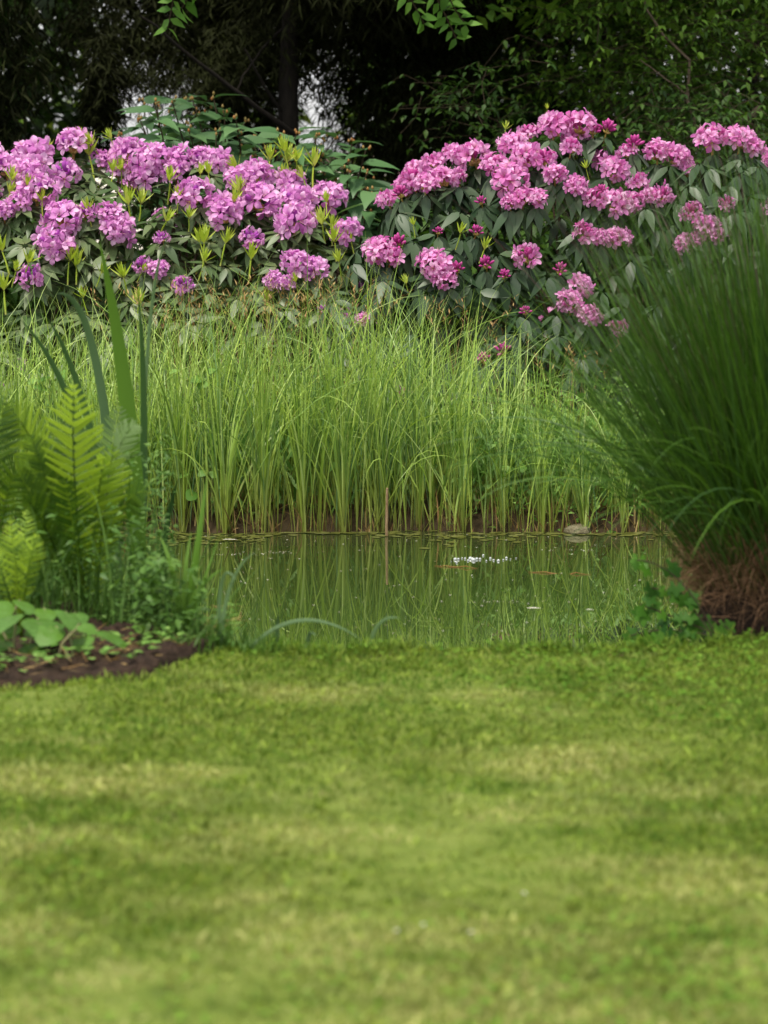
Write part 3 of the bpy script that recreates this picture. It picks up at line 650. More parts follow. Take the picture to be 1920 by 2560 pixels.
# butterbur-like round leaves
for i, (px, py, d, lab) in enumerate(((120, 955, 11.9, 'pale round-leaved waterside plant among the reeds behind the fern tip'), (505, 925, 11.75, 'round-leaved plant high among the dense reeds'), (520, 1180, 11.62, 'round-leaved plant low at the far waterline'), (1290, 1170, 11.75, 'round-leaved plant in the sparse low reeds above the stub'))):
    p = at(px, py, d); b = np.array([p[0], d, float(gz(p[0], d))]); root = thing('round_leaved_plant', b, lab, 'plant', 'round-leaved plants in the reed bed')
    for k in range(5):
        q = p + [NR(0, .05), NR(0, .03) - .06, NR(0, .03)]
        g = Geo(); tube(g, bez(b, (b + q) / 2 + [0, .02, 0], q, 6), .002, 5); g.build('stalk', M['stalk'], root)
        g = Geo(); a = U(0, 6.28); put_heart(g, q, (math.cos(a), -.6, -.2), (NR(0, .3), -.5, 1), U(.035, .055)); g.build('leaf', M['herb'], root)
# stubs and sticks in the far waterline
def stick(px0, py0, px1, py1, d, r, name, lab, cat):
    a = at(px0, py0, d); b = at(px1, py1, d); g = Geo(); P = wob(np.linspace(a, b, 6), r * .1); tube(g, P, [r, r * .95, r, r * .9, r * .95, r * .8], 8)
    g.add(np.concatenate([P[-1][None] + [0, 0, r * .6], g.V[0][-8:]]), [(0, 1 + i, 1 + (i + 1) % 8) for i in range(8)]); return tag(g.build(name, M['wood'], origin=a), lab, cat)
stick(967, 1345, 968, 1221, 11.42, .0062, 'broken_reed_stalk', 'upright broken tan reed stalk at the far waterline', 'stalk')
stick(1176, 1330, 1152, 1282, 11.6, .009, 'wood_stub', 'short slanting driftwood stub at the far waterline', 'wood')
stick(1706, 1345, 1704, 1225, 11.4, .008, 'broken_reed_stalk', 'tan dead stalk in the water just beside the fountain grass', 'stalk')
# floating things
def onwater(px, py): d = FPX * (CAMZ - WZ) / (py - Y0); p = at(px, py, d); p[2] = WZ + .002; return p
def streak(px0, px1, py, r, lab):
    a, b = onwater(px0, py), onwater(px1, py + 6); g = Geo(); tube(g, wob(np.linspace(a, b, 9), .003), np.array([.2, .7, 1, 1, 1, 1, .9, .6, .2]) * r, 6)
    tag(g.build('floating_twig', M['orange'], origin=a), lab, 'twig', 'floating orange stems')
streak(1085, 1195, 1418, .0016, 'shorter orange stem floating just below the foam bubbles')
streak(1320, 1478, 1434, .0018, 'longer orange stem floating between the bubbles and the fountain grass')
proto = None
bub = [(1128, 2), (1138, 8), (1146, 6), (1155, 4), (1163, 5), (1176, 9), (1184, 10), (1192, 7), (1200, 6), (1208, 5), (1180, 6), (1216, 4), (1226, 6), (1234, 5), (1246, 7), (1258, 4), (1266, 6), (1276, 3), (1290, 3), (1170, 5), (1142, 5)]
gg = Geo(); lathe(gg, [(math.sin(a), math.cos(a)) for a in np.linspace(2.0, .02, 8)], 14); bm_ = gg.mesh('bubble', M['bubble'])
for px, s in bub:
    o = bpy.data.objects.new('bubble', bm_); COL.objects.link(o); o.location = onwater(px, 1402 + NR(0, 3)); k = s * .0008 ; o.scale = (k, k, k)
    tag(o, 'small white foam bubble in the cluster floating mid-pond', 'bubble', 'foam bubbles floating on the pond')
for px, py, w, lab in ((1335, 1527, .05, 'broad pale film patch imitating a ripple highlight on the near water'), (575, 1352, .06, 'long pale film patch imitating a highlight by the far bank beside the undergrowth'), (1475, 1531, .03, 'narrow pale film patch floating near the lobed climber')):  # pale flat pieces imitate foam film and ripple highlights on the water
    p = onwater(px, py); g = Geo(); T = leaf_t(1, .55, 0, 0, 6, .7); V = T['V'].copy(); V[:, 2] = 0; g.add(np.stack([(V[:, 1] - .5) * w, V[:, 0] * w * .6, V[:, 2] + .001 + .12 * w * (np.abs(V[:, 0]) ** 1.2)], -1) + p, T['F'], 0, .72)
    tag(g.build('floating_film', M['debris'], origin=p), lab, 'leaf', 'pale film patches floating on the pond')
dsc = Geo(); a = np.linspace(0, 6.28, 9)[:-1]; dsc.add(np.stack([np.cos(a) * (1 + .25 * np.sin(a * 3)), np.sin(a) * .8, a * 0], -1), [(0, 1, 2, 3), (0, 3, 4, 7), (4, 5, 6, 7)], 0, 0); DSC = dsc.template()
g = Geo(); n = 260; px = U(430, 1740, n); py = 1335 + 260 * U(0, 1, n) ** 1.5; P = np.array([onwater(a, b) for a, b in zip(px, py)])
a = U(0, 6.28, n); g.inst(DSC, frames(np.stack([np.cos(a), np.sin(a), 0 * a], -1), (0, 0, 1), U(.0015, .005, n)), P)
for cx, cy, k in ((700, 1384, 40), (580, 1388, 30), (1240, 1510, 30), (1420, 1378, 20), (1650, 1440, 18)):
    P = np.array([onwater(cx + NR(0, 40), cy + NR(0, 1.5)) for _ in range(k)]); a = U(0, 6.28, k)
    g.inst(DSC, frames(np.stack([np.cos(a), np.sin(a), 0 * a], -1), (0, 0, 1), U(.001, .004, k)), P)
tag(g.build('floating_debris', M['debris']), 'pale specks of pollen and debris on the water', None, kind='stuff')
g = Geo(); n = 900; x = U(-2, 1.6, n); y = yf(x) - .02 - np.abs(NR(0, .10, n)) * (1 + .8 * np.sin(x * 6)); a = U(0, 6.28, n)
g.inst(DSC, frames(np.stack([np.cos(a), np.sin(a), 0 * a], -1), (0, 0, 1), U(.006, .022, n)), np.stack([x, y, WZ + .0015 + U(0, .002, n)], -1))
n = 200; P = np.array([onwater(a_, b_) for a_, b_ in zip(U(380, 660, n), NR(1351, 4, n))]); a = U(0, 6.28, n)
g.inst(DSC, frames(np.stack([np.cos(a), np.sin(a), 0 * a], -1), (0, 0, 1), U(.004, .014, n)), P + [0, 0, .001])
tag(g.build('algae_film', M['algae']), 'thin olive algae film along the far waterline', None, kind='stuff')

# ------------------------------------------------------------------ rhododendrons
def floret(rg, op=1.0):
    g = Geo(); us = [0, .22, .45, .68, .88, 1.0]; nu, nv = 5, 4
    for k in range(5):
        a0 = k * 1.2566 + rg.normal(0, .06); V = []; t = []; wv = rg.uniform(0, 6.28); curl = rg.normal(.0, .12)
        for i in range(nu + 1):
            u = us[i]; r = .10 + .90 * u ** 1.05 * op; hw = (.32, .55, .82, .92, .72, .28)[i]
            z = .55 * u ** .6 - (.18 + curl) * u ** 3
            for j in range(nv + 1):
                v = (j / nv - .5) * 2; a = a0 + hw * v * .50 / max(.55, r + .25)
                rr = r * (1 - .10 * v * v * u)
                V.append((rr * math.cos(a), rr * math.sin(a), z + .05 * u * math.sin(v * 4 + wv) + .06 * u * v * v)); t.append(u)
        F = [(i * (nv + 1) + j, i * (nv + 1) + j + 1, (i + 1) * (nv + 1) + j + 1, (i + 1) * (nv + 1) + j) for i in range(nu) for j in range(nv)]
        g.add(V, F, t, rg.uniform(0, 1), 0)
    n = 5; a = rg.uniform(0, 6.28, n)
    blades(g, np.zeros((n, 3)) + [0, 0, .1], .75, a, .25, .3, .05, K=2, mi=3)
    return g
def bud(rg):
    g = Geo(); lathe(g, [(.03, 0), (.10, .15), (.17, .45), (.20, .72), (.12, .95), (.02, 1.05)], 7); return g
def to_local(g, d, s, p, r0=None):
    """V,F of a small geo rotated so that its z looks along d"""
    T = [np.concatenate(g.V), g.F, np.concatenate(g.t), np.concatenate(g.r), g.M]
    fr = frames(np.array([d], float), np.array([[.21, .33, .9]]), 1.0)[0]
    Rz = np.stack([fr[:, 0], -fr[:, 2], fr[:, 1]], -1)
    return T[0] @ Rz.T * s + p
def merge(dst, src, d, s, p, mi=None):
    V = to_local(src, d, s, p); o = dst.n
    dst.V.append(V); dst.F += [f + o for f in src.F]; dst.t.append(np.concatenate(src.t)); dst.r.append(np.clip(np.concatenate(src.r) * .7 + U(0, .3), 0, 1))
    dst.M += [m if mi is None else np.full(len(m), mi) for m in src.M]; dst.n += len(V)
def truss(kind, rg):
    """flower head about 8 cm in radius, axis +z"""
    g = Geo()
    nf = {'full': 16, 'half': 9, 'bud': 0}[kind]; nb = {'full': 4, 'half': 10, 'bud': 13}[kind]
    for i in range(nf):
        f = (i + .5) / nf; el = math.asin(np.clip((.98 - 1.25 * f) if kind == 'full' else (.5 - .75 * f), -.5, 1)) + rg.normal(0, .08); a = i * 2.39996 + rg.normal(0, .15)
        d = np.array([math.cos(el) * math.cos(a), math.cos(el) * math.sin(a), math.sin(el) + .12])
        merge(g, floret(rg, rg.uniform(.8, 1.1)), nrm(d) + rg.normal(0, .22, 3), .037 * rg.uniform(.85, 1.1), nrm(d) * rg.uniform(.036, .058) * np.array([1, 1, .9]) + [0, 0, .02])
    for i in range(nb):
        a = i * 2.39996; el = U(.55, 1.45) if kind != 'bud' else .35 + 1.15 * (i + .5) / nb
        d = np.array([math.cos(el) * math.cos(a), math.cos(el) * math.sin(a), math.sin(el)])
        merge(g, bud(rg), d, .052 * rg.uniform(.8, 1.1), d * .022, 1)
    for i in range(9):
        a = i * .7; d = np.array([math.cos(a), math.sin(a), .5 + U(-.2, .4)]); merge(g, bud(rg), d, .028, np.array([0, 0, -.012]), 2)
    tube(g, [(0, 0, -.07), (0, 0, -.02), (0, 0, .03)], .005, 6, mi=2)
    return g
rg = np.random.default_rng(5)
RT = dict(A=dict(full=[truss('full', rg).mesh('flower_cluster', [M['petalA'], M['budA'], M['bract'], M['stamen']]) for _ in range(5)], half=[truss('half', rg).mesh('flower_cluster', [M['petalA'], M['budA'], M['bract'], M['stamen']]) for _ in range(3)], bud=[truss('bud', rg).mesh('flower_cluster', [M['petalA'], M['budA'], M['bract'], M['stamen']]) for _ in range(2)]),
          B=dict(full=[truss('full', rg).mesh('flower_cluster', [M['petalB'], M['budB'], M['bract'], M['stamen']]) for _ in range(5)], half=[truss('half', rg).mesh('flower_cluster', [M['petalB'], M['budB'], M['bract'], M['stamen']]) for _ in range(4)], bud=[truss('bud', rg).mesh('flower_cluster', [M['petalB'], M['budB'], M['bract'], M['stamen']]) for _ in range(2)]))
def shoot_mesh(rg):
    g = Geo(); h = rg.uniform(.05, .09); tube(g, [(0, 0, 0), (.003, 0, h * .5), (rg.normal(0, .006), 0, h)], [.004, .0035, .003], 6, mi=0)
    n = 11; a = np.arange(n) * 2.4; lft = leaf_t(1, .24, .4, -.12, 4, .55); el = np.linspace(.6, 1.45, n)
    g.inst(lft, frames(np.stack([np.cos(a) * np.cos(el), np.sin(a) * np.cos(el), np.sin(el)], -1), np.stack([-np.cos(a), -np.sin(a), .4 + 0 * a], -1), np.linspace(.075, .05, n)), np.repeat([[0, 0, h]], n, 0) + [[0, 0, k * .002] for k in range(n)])
    return g
SH = [shoot_mesh(rg).mesh('shoot', M['shoot']) for _ in range(4)]
RL = leaf_t(1, .33, .12, .10, 5, .62)
def whorl(g, P, axis, n, L, droop, petiole=.012):
    """whorls of rhododendron leaves: P (N,3) axis (N,3)"""
    N = len(P); axis = nrm(axis); ref = np.where(np.abs(axis[:, 2:3]) < .9, np.array([[0, 0, 1.0]]), np.array([[1.0, 0, 0]]))
    A = nrm(np.cross(axis, ref)); B = np.cross(axis, A); ph = U(0, 6.28, N)
    for k in range(n):
        a = ph + k * 6.2832 / n + NR(0, .18, N); e = droop + NR(0, .22, N)
        rad = A * np.cos(a)[:, None] + B * np.sin(a)[:, None]
        d = rad * np.cos(e)[:, None] + axis * np.sin(e)[:, None] + np.array([0, 0, -.18])
        g.inst(RL, frames(d, axis + rad * .15, L * U(.75, 1.15, N)), P + rad * petiole)
def bush(name, lab, E, trusses, s0, d0, Lf, leafmat, kind, nwh, shoots, droop):
    E = np.array(E, float); C, Rr = E[:, :3], E[:, 3:]
    base = np.array([C[:, 0].mean(), C[:, 1].mean(), float(gz(C[:, 0].mean(), C[:, 1].mean()))])
    root = thing(name, base, lab, 'flowering shrub')
    def hit(px, py):
        o = np.array([0, 0, CAMZ]); d = raydir(px, py); best = None; bq = None
        for c_, r_ in zip(C, Rr):
            oo = (o - c_) / r_; dd = d / r_; a = dd @ dd; b_ = oo @ dd; c2 = oo @ oo - 1; D = b_ * b_ - a * c2
            tm = -b_ / a
            if D > 0:
                t_ = (-b_ - math.sqrt(D)) / a
                if best is None or t_ < best[0]: best = (t_, c_, r_)
            q = (oo + dd * tm) @ (oo + dd * tm)
            if bq is None or q < bq[0]: bq = (q, tm, c_, r_)
        t_, c_, r_ = best if best else bq[1:]
        p = o + d * t_; return p, nrm((p - c_) / r_ ** 2)
    g = Geo(); tp = []; tn = []
    for i, (px, py, size, kd) in enumerate(trusses):
        p, n_ = hit(px, py); s = size / (FPX / p[1]) / (.131 if kind == 'A' else .143) * rg.uniform(.92, 1.12)
        me = RT[kind][kd][i % len(RT[kind][kd])]
        o = bpy.data.objects.new('flower_cluster', me); COL.objects.link(o); o.parent = root
        ax = nrm(n_ * .55 + np.array([NR(0, .12), -.25, .75]))
        fr = frames(ax[None], np.array([[math.cos(i * 1.7), math.sin(i * 1.7), .2]]))[0]; Rz = np.stack([fr[:, 0], -fr[:, 2], fr[:, 1]], -1)
        from mathutils import Matrix
        o.rotation_euler = Matrix(Rz.tolist()).to_euler(); o.scale = (s, s, s)
        o.location = tuple(p - ax * .02 * s - base)
        if kd == 'bud': o['label'] = 'closed darker flower buds'
        tp.append(p - ax * .05 * s); tn.append(ax)
    tp = np.array(tp); tn = np.array(tn)
    whorl(g, tp, tn, 8, Lf, droop - .15)
    # flowers on the unseen sides too
    P = []; Nn = []
    while len(P) < nwh:
        k = rng.integers(len(C)); v = nrm(NR(0, 1, 3)); p = C[k] + v * Rr[k] * U(.9, 1.02)
        if p[2] < .02 or (p[1] > C[k][1] + .3 and U(0, 1) < .6): continue
        q = (((p[None] - C) / Rr) ** 2).sum(1); q[k] = 9
        if (q < .85).any(): continue
        P.append(p); Nn.append(nrm(v / Rr[k]))
    P = np.array(P); Nn = np.array(Nn); ax = nrm(Nn * .75 + np.array([0, 0, .6]) + NR(0, .2, Nn.shape))
    whorl(g, P, ax, 8, Lf, droop)
    k = U(0, 1, len(P)) < .6
    whorl(g, base + (P[k] - base) * U(.72, .86, (k.sum(), 1)), ax[k], 7, Lf * 1.05, droop)
    g.build('leaves', leafmat, root)
    bk = [i for i in range(len(P)) if P[i][1] > base[1] + .1 or P[i][0] < -1.75 or P[i][0] > 2.0]
    nback = min(len(bk), max(0, 96 - len(trusses)))
    for i in bk[:nback]:
        o = bpy.data.objects.new('flower_cluster', RT[kind]['full'][i % 5]); COL.objects.link(o); o.parent = root; o.location = tuple(P[i] + ax[i] * .05 - base)
        o.rotation_euler = (NR(0, .3), NR(0, .3), U(0, 6))
    shoots = shoots + [(U(-60, 880), U(420, 780), U(45, 75)) for _ in range(15)] if kind == 'A' else shoots
    for i, (px, py, h) in enumerate(shoots):
        p, n_ = hit(px, py); o = bpy.data.objects.new('shoot', SH[i % 4]); COL.objects.link(o); o.parent = root
        s = h / (FPX / p[1]) / .098; o.scale = (s * .9, s * .9, s); o.rotation_euler = (NR(.1, .18), NR(0, .22), U(0, 6.28)); o.location = tuple(p + n_ * .02 - [0, 0, .06 * s] - base)
    g = Geo(); idx = rng.choice(len(P), min(90, len(P)), replace=False)
    for i in idx:
        b_ = base + np.array([NR(0, .18) + (P[i][0] - base[0]) * .35, NR(0, .12), 0]); m_ = b_ * .5 + P[i] * .5 + [0, 0, -.1] - ax[i] * .15
        tube(g, wob(bez(b_, m_, P[i], 8), .012), np.linspace(.014, .0045, 8), 5)
    g.build('stems', M['twig'], root)
    return root
Z1 = lambda l: [(x / 1.728, y / 1.728, s / 1.728 * 1.08, k) for x, y, s, k in l]
f, h, b_ = 'full', 'half', 'bud'
TA = Z1([(320, 625, 160, f), (140, 690, 150, f), (120, 760, 150, f), (160, 830, 140, f), (20, 730, 120, f), (15, 915, 100, f), (285, 750, 120, h), (270, 945, 160, f), (235, 1065, 150, f), (555, 665, 130, f), (670, 685, 140, f), (610, 735, 140, f), (520, 740, 130, f), (640, 775, 140, f), (780, 700, 140, f), (870, 690, 120, f), (930, 710, 130, f), (760, 745, 120, f), (830, 850, 150, f), (965, 925, 140, f), (1040, 780, 140, f), (1120, 760, 120, f), (1120, 870, 160, f), (1290, 880, 150, f), (1250, 800, 120, f), (1420, 860, 145, f), (1270, 970, 160, f), (500, 1000, 150, f), (370, 915, 80, h), (470, 935, 100, f), (1085, 1035, 95, h), (135, 1195, 115, h), (690, 1165, 75, f), (615, 1150, 70, h), (795, 1235, 85, h), (1185, 1215, 95, f), (1280, 1140, 120, f), (1360, 1160, 110, f), (1240, 1225, 80, f), (1500, 1010, 125, f), (1560, 1240, 60, b_), (700, 1030, 60, h), (1390, 1340, 50, b_), (90, 870, 90, f), (440, 700, 90, f), (-60, 700, 150, f), (-90, 840, 150, f), (-160, 960, 150, f), (-220, 740, 160, f), (1480, 1380, 90, f), (1540, 1395, 80, f)])
TB = Z1([(x + 1659, y, s, k) for x, y, s, k in [(-20, 1095, 150, f), (30, 1110, 120, h), (60, 1050, 90, b_), (625, 575, 95, h), (740, 555, 140, f), (845, 545, 140, f), (905, 560, 90, b_), (965, 555, 95, b_), (300, 670, 100, f), (385, 680, 140, f), (480, 720, 130, f), (560, 635, 140, f), (540, 790, 150, f), (620, 690, 130, f), (690, 690, 110, h), (810, 640, 95, h), (955, 695, 120, h), (740, 760, 105, f), (830, 810, 90, f), (1000, 745, 120, f), (1080, 620, 90, b_), (1050, 660, 80, h), (1180, 665, 110, f), (1260, 685, 130, f), (1300, 740, 110, f), (1415, 610, 140, f), (1540, 610, 150, f), (1595, 645, 95, f), (215, 700, 95, h), (130, 780, 120, h), (180, 800, 100, f), (260, 775, 130, f), (315, 775, 90, f), (70, 835, 90, b_), (15, 865, 90, f), (600, 860, 105, f), (660, 860, 100, f), (545, 880, 80, f), (915, 860, 120, h), (1000, 885, 130, f), (1070, 885, 110, f), (940, 830, 80, b_), (1200, 850, 110, h), (1150, 850, 80, f), (400, 1000, 70, b_), (870, 1015, 110, h), (1010, 1035, 115, f), (850, 985, 70, b_), (930, 1030, 80, f), (620, 1110, 120, h), (760, 1165, 85, b_), (215, 1150, 145, f), (260, 1210, 100, f), (315, 1160, 85, b_), (440, 1140, 90, b_), (520, 1190, 65, b_), (850, 1245, 110, f), (800, 1315, 110, f), (880, 1360, 90, f), (1330, 920, 110, h), (1395, 980, 100, f), (1450, 1020, 95, f), (1300, 1060, 85, f), (1350, 1040, 75, f), (610, 1345, 60, b_), (1100, 790, 95, h), (235, 1000, 50, b_), (1700, 700, 130, f), (1760, 820, 130, f), (1690, 900, 120, h), (1800, 960, 130, f), (420, 870, 60, b_), (1480, 880, 70, h)]]) + [(1208, 897, 50, b_), (1258, 876, 55, b_), (1007, 985, 48, h), (905, 800, 45, f), (1545, 822, 50, h), (1480, 795, 55, f)]
def Ell(px, ytop, d, zc, rx, ry):
    s = FPX / d; x = (px - 960) / s; zt = CAMZ - (ytop - Y0) / s; return (x, d + ry, zc, rx, ry, zt - zc)
EA = [Ell(90, 395, 13.3, .35, .72, .7), Ell(500, 420, 13.35, .35, .72, .65), Ell(760, 505, 13.3, .3, .55, .6), Ell(-330, 400, 13.4, .35, .8, .7), Ell(-800, 430, 13.5, .3, .8, .7), Ell(330, 700, 13.0, .15, 1.0, .6)]
EB = [Ell(1370, 350, 13.0, .35, .72, .75), Ell(1100, 445, 13.0, .35, .50, .6), Ell(1660, 420, 13.1, .3, .62, .6), Ell(1840, 385, 13.1, .9, .34, .34), Ell(2080, 440, 13.2, .3, .6, .6), Ell(950, 610, 12.85, .2, .34, .5), Ell(1480, 690, 12.75, .1, .85, .6)]
SA = [(x / 1.728, y / 1.728, hh / 1.728) for x, y, hh in [(210, 680, 90), (400, 720, 130), (430, 650, 90), (495, 620, 80), (45, 800, 110), (20, 870, 90), (130, 850, 90), (185, 890, 90), (390, 930, 100), (470, 780, 90), (515, 780, 90), (580, 910, 130), (610, 900, 110), (545, 800, 100), (730, 830, 110), (770, 880, 90), (865, 770, 80), (910, 790, 90), (1070, 760, 100), (1150, 720, 110), (1200, 720, 130), (1240, 700, 110), (1275, 720, 100), (1350, 750, 130), (1330, 790, 90), (45, 1120, 120), (290, 1170, 110), (330, 1140, 100), (410, 1190, 90), (890, 1080, 100), (950, 1090, 110), (1070, 1140, 120), (1400, 990, 120), (1430, 1020, 90), (1470, 1170, 90), (1520, 1060, 80), (1290, 1230, 70), (30, 1290, 120), (600, 1190, 60), (1040, 830, 70), (700, 960, 100), (345, 630, 70)]]
SB = [(960 + x / 1.728, y / 1.728, hh / 1.728) for x, y, hh in [(525, 580, 60), (705, 500, 40), (305, 1040, 80), (420, 1090, 90), (95, 1240, 70), (140, 1000, 60), (880, 760, 60)]]
bush('rhododendron', 'broad rhododendron with lilac flower heads and many lime green new shoots', EA, TA, 532, 13.6, .115, M['rleafA'], 'A', 470, SA, -.12)
bush('rhododendron', 'rhododendron with pink flower heads, magenta buds and drooping dark leaves', EB, TB, 545, 13.3, .135, M['rleafB'], 'B', 350, SB, -.55)

# ------------------------------------------------------------------ large-leaved shrub behind
c = np.array([at(640, 400, 15.6)[0], 15.6, .1])
root = thing('viburnum', c, 'flowerless shrub with big drooping green leaves behind the lilac rhododendron', 'shrub')
VL = leaf_t(1, .46, .18, .38, 6, .62, .012)
tips = [(385, 255), (430, 250), (480, 245), (520, 275), (560, 275), (590, 300), (350, 300), (410, 310), (470, 320), (540, 330), (600, 335), (640, 345), (700, 335), (745, 330), (790, 345), (840, 345), (880, 360), (915, 375), (660, 370), (730, 385), (810, 395), (870, 420), (920, 430), (930, 480), (700, 440), (830, 460), (880, 510), (390, 350), (450, 370), (560, 390), (630, 420), (300, 340), (930, 540), (860, 560)]
gl = Geo(); gb = Geo(); gs = Geo()
for i in range(120):
    if i < len(tips): p = at(*tips[i], 15.6 + NR(0, .25))
    else:
        q = rng.integers(len(tips)); p = at(tips[q][0] + NR(0, 40), tips[q][1] + abs(NR(45, 60)), 15.9 + abs(NR(0, .35)))
    b0 = c + [NR(0, .2) + (p[0] - c[0]) * .3, NR(0, .2), 0]
    P = wob(bez(b0, (b0 + p) / 2 + [(p[0] - c[0]) * .1, 0, .15], p, 8), .012); tube(gs, P, np.linspace(.012, .003, 8), 5)
    n = 9; a = U(0, 6.28) + np.arange(n) * 2.2; k = np.linspace(0, 1, n)
    Q = P[-1] + (P[-3] - P[-1]) * k[:, None]
    gl.inst(VL, frames(np.stack([np.cos(a), np.sin(a) - .15, .25 - .5 * k + NR(0, .15, n)], -1), np.stack([NR(0, .2, n), NR(-.25, .2, n), np.ones(n)], -1), U(.13, .21, n)), Q)
    for _ in range(3): lathe(gs, [(.002, 0), (.008, .006), (.006, .014), (.001, .02)], 5, P[-1] + NR(0, .012, 3), mi=1)
gl.build('leaves', M['vib'], root); gs.build('branches', [M['twig'], M['vibbud']], root)

# ------------------------------------------------------------------ trees behind
ND = dict(V=np.array([(0, 0, 0), (.05, .45, .02), (0, 1, -.12), (-.05, .45, .02)]), F=np.array([(0, 1, 2, 3)]), t=np.array([0, .5, 1, .5]), mi=np.zeros(1, int)); OV = leaf_t(1, .5, .2, .25, 3, .65)
def clump(g, c, r, n, tmpl, s0, s1, droop=-.3, shell=.5):
    c = np.asarray(c, float); r = np.asarray(r, float)
    v = nrm(NR(0, 1, (n, 3))) * (U(0, 1, (n, 1)) ** shell); P = c + v * r
    a = U(0, 6.28, n)
    g.inst(tmpl, frames(np.stack([np.cos(a), np.sin(a), NR(droop, .4, n)], -1), np.stack([NR(0, .4, n), NR(0, .4, n), np.ones(n)], -1), U(s0, s1, n)), P)
def twigclump(g, gw, c, r, nt, per, tmpl, s0, s1):
    """sprays: short drooping twigs with leaves both sides"""
    c = np.asarray(c, float)
    for _ in range(nt):
        p = c + nrm(NR(0, 1, 3)) * np.asarray(r) * U(0, 1) ** .45; a = U(0, 6.28); L_ = U(.22, .5)
        P = wob(bez(p, p + [math.cos(a) * L_ * .5, math.sin(a) * L_ * .5, .04], p + [math.cos(a) * L_, math.sin(a) * L_, U(-.6, .2) * L_], per), .03)
        tube(gw, P[::2], .0018, 4); T = nrm(np.gradient(P, axis=0)); Sd = np.cross(T, [0, 0, 1.0])
        for s_ in (-1, 1):
            d = Sd * s_ + T * .5 + NR(0, .4, T.shape); d[:, 2] -= .2
            g.inst(tmpl, frames(d, np.stack([NR(0, .2, per), NR(-.2, .2, per), np.ones(per)], -1), U(s0, s1, per)), P)
def trunkgeo(g, pts, r0, r1, n=10):
    P = np.array(pts, float); tube(g, P, np.linspace(r0, r1, len(P)), n)
def tree(label, tr, r0, r1, bark, crown, leaf, cat='tree', branches=(), name='tree'):
    tr = [np.asarray(p, float) for p in tr]; c = tr[0]; root = thing(name, c, label, cat)
    g = Geo(); P = [tr[0] - [0, 0, .1]] + tr[1:]
    P = np.concatenate([np.linspace(P[i], P[i + 1], 5)[:-1] for i in range(len(P) - 1)] + [P[-1][None]]); P[1:-1] += NR(0, r0 * .08, (len(P) - 2, 3)); tube(g, P, np.linspace(r0, r1, len(P)) * (1 + .5 * np.exp(-np.arange(len(P)) * .9)), 12); g.build('trunk', bark, root)
    for pts, ra, rb in branches:
        g = Geo(); Q = wob(bez(*pts, n=12), ra * .35); tube(g, Q, np.linspace(ra, rb, 12), 7); g.build('branch', bark, root)
    g = Geo(); gw = Geo()
    crown(g, gw, tr[-1])
    if gw.n: gw.build('twigs', M['twig'], root)
    g.build('crown', leaf, root); return root
gx = lambda px, d: (px - 960) / FPX * d
gnd = lambda px, d: np.array([gx(px, d), d, float(gz(gx(px, d), d))])
def up(px, py, d): return at(px, py, d)

def crA(g, gw, top):   # dark conifer, sweeps to the ground
    for z in np.arange(.7, 8, .38):
        rr = 1.75 * (1 - z / 10) + .15 * math.sin(z * 7); n = int(15000 * rr / 1.6)
        clump(g, (-3.45, 18.2, z), (rr, rr, .42), n, ND, .08, .20, -.7, .6)
tree('black green conifer sweeping to the ground behind the lilac rhododendron', [gnd(-480, 18.2), (-3.45, 18.2, 8.5)], .2, .05, M['bark'], crA, M['conif'], name='conifer')
def crA2(g, gw, top):
    clump(g, up(258, 235, 18.8), (.14, .4, .42), 3200, ND, .06, .15, -.6, .6)
    clump(g, up(330, 190, 19), (.35, .4, .12), 1300, ND, .05, .12, -.6, .6); clump(g, up(520, 215, 19), (.4, .4, .16), 1500, ND, .05, .12, -.6, .6)
    for z in np.arange(2.42, 8, .4):
        rr = 1.7 * (1 - z / 11); clump(g, (-1.0, 20.5, z), (rr, rr, .5), int(8500 * rr), ND, .08, .20, -.6, .4)
    clump(g, (-1.75, 19.6, 2.1), (.8, .7, .3), 3900, ND, .06, .13, -.6, .6)
    clump(g, (-1.2, 19.8, 2.0), (.55, .6, .45), 4200, ND, .06, .14, -.6, .6)
    clump(g, (-.95, 19.5, 1.5), (.38, .5, .5), 2600, ND, .06, .14, -.6, .6)
    clump(g, (-2.05, 19.5, 1.75), (.3, .5, .3), 170, ND, .06, .12, -.6, .6)
    clump(g, (-1.5, 19.2, 1.75), (.5, .5, .35), 480, ND, .06, .12, -.6, .6)
tree('thick leaning black conifer trunk with high dark branches', [gnd(640, 20.5), up(560, 150, 20.5), up(520, 0, 20.5), (-1.3, 20.6, 8.5)], .17, .05, M['bark'], crA2, M['conif'], name='conifer')
def crA3(g, gw, top):
    for z in np.arange(2.5, 8, .4):
        rr = 1.6 * (1 - z / 11); clump(g, (.15, 18.7, z), (rr, rr, .45), int(8500 * rr), ND, .08, .20, -.6, .4)
    clump(g, (.15, 19.2, 1.55), (.6, .5, .9), 9000, ND, .07, .16, -.6, .5)
    clump(g, (-.62, 18.9, 2.0), (.6, .6, .3), 4200, ND, .07, .14, -.6, .5)
    clump(g, (-.3, 19.4, 1.75), (.3, .4, .45), 700, ND, .06, .14, -.6, .6)
    clump(g, (-.75, 19.2, 1.6), (.22, .4, .5), 1500, ND, .06, .14, -.6, .6)
tree('slim upright dark conifer trunk crossed by a thin slanting bare branch', [gnd(735, 18.5), up(718, 200, 18.5), up(730, 0, 18.5), (-.45, 18.6, 8)], .075, .03, M['bark'], crA3, M['conif'], name='conifer',
     branches=[((up(735, 335, 18.4), up(560, 210, 18.2), up(350, 40, 18)), .018, .008), ((up(722, 60, 18.5), up(640, 120, 18.4), up(590, 230, 18.3)), .012, .005), ((up(722, 300, 18.5), up(650, 210, 18.3), up(610, 120, 18.3)), .014, .006)])
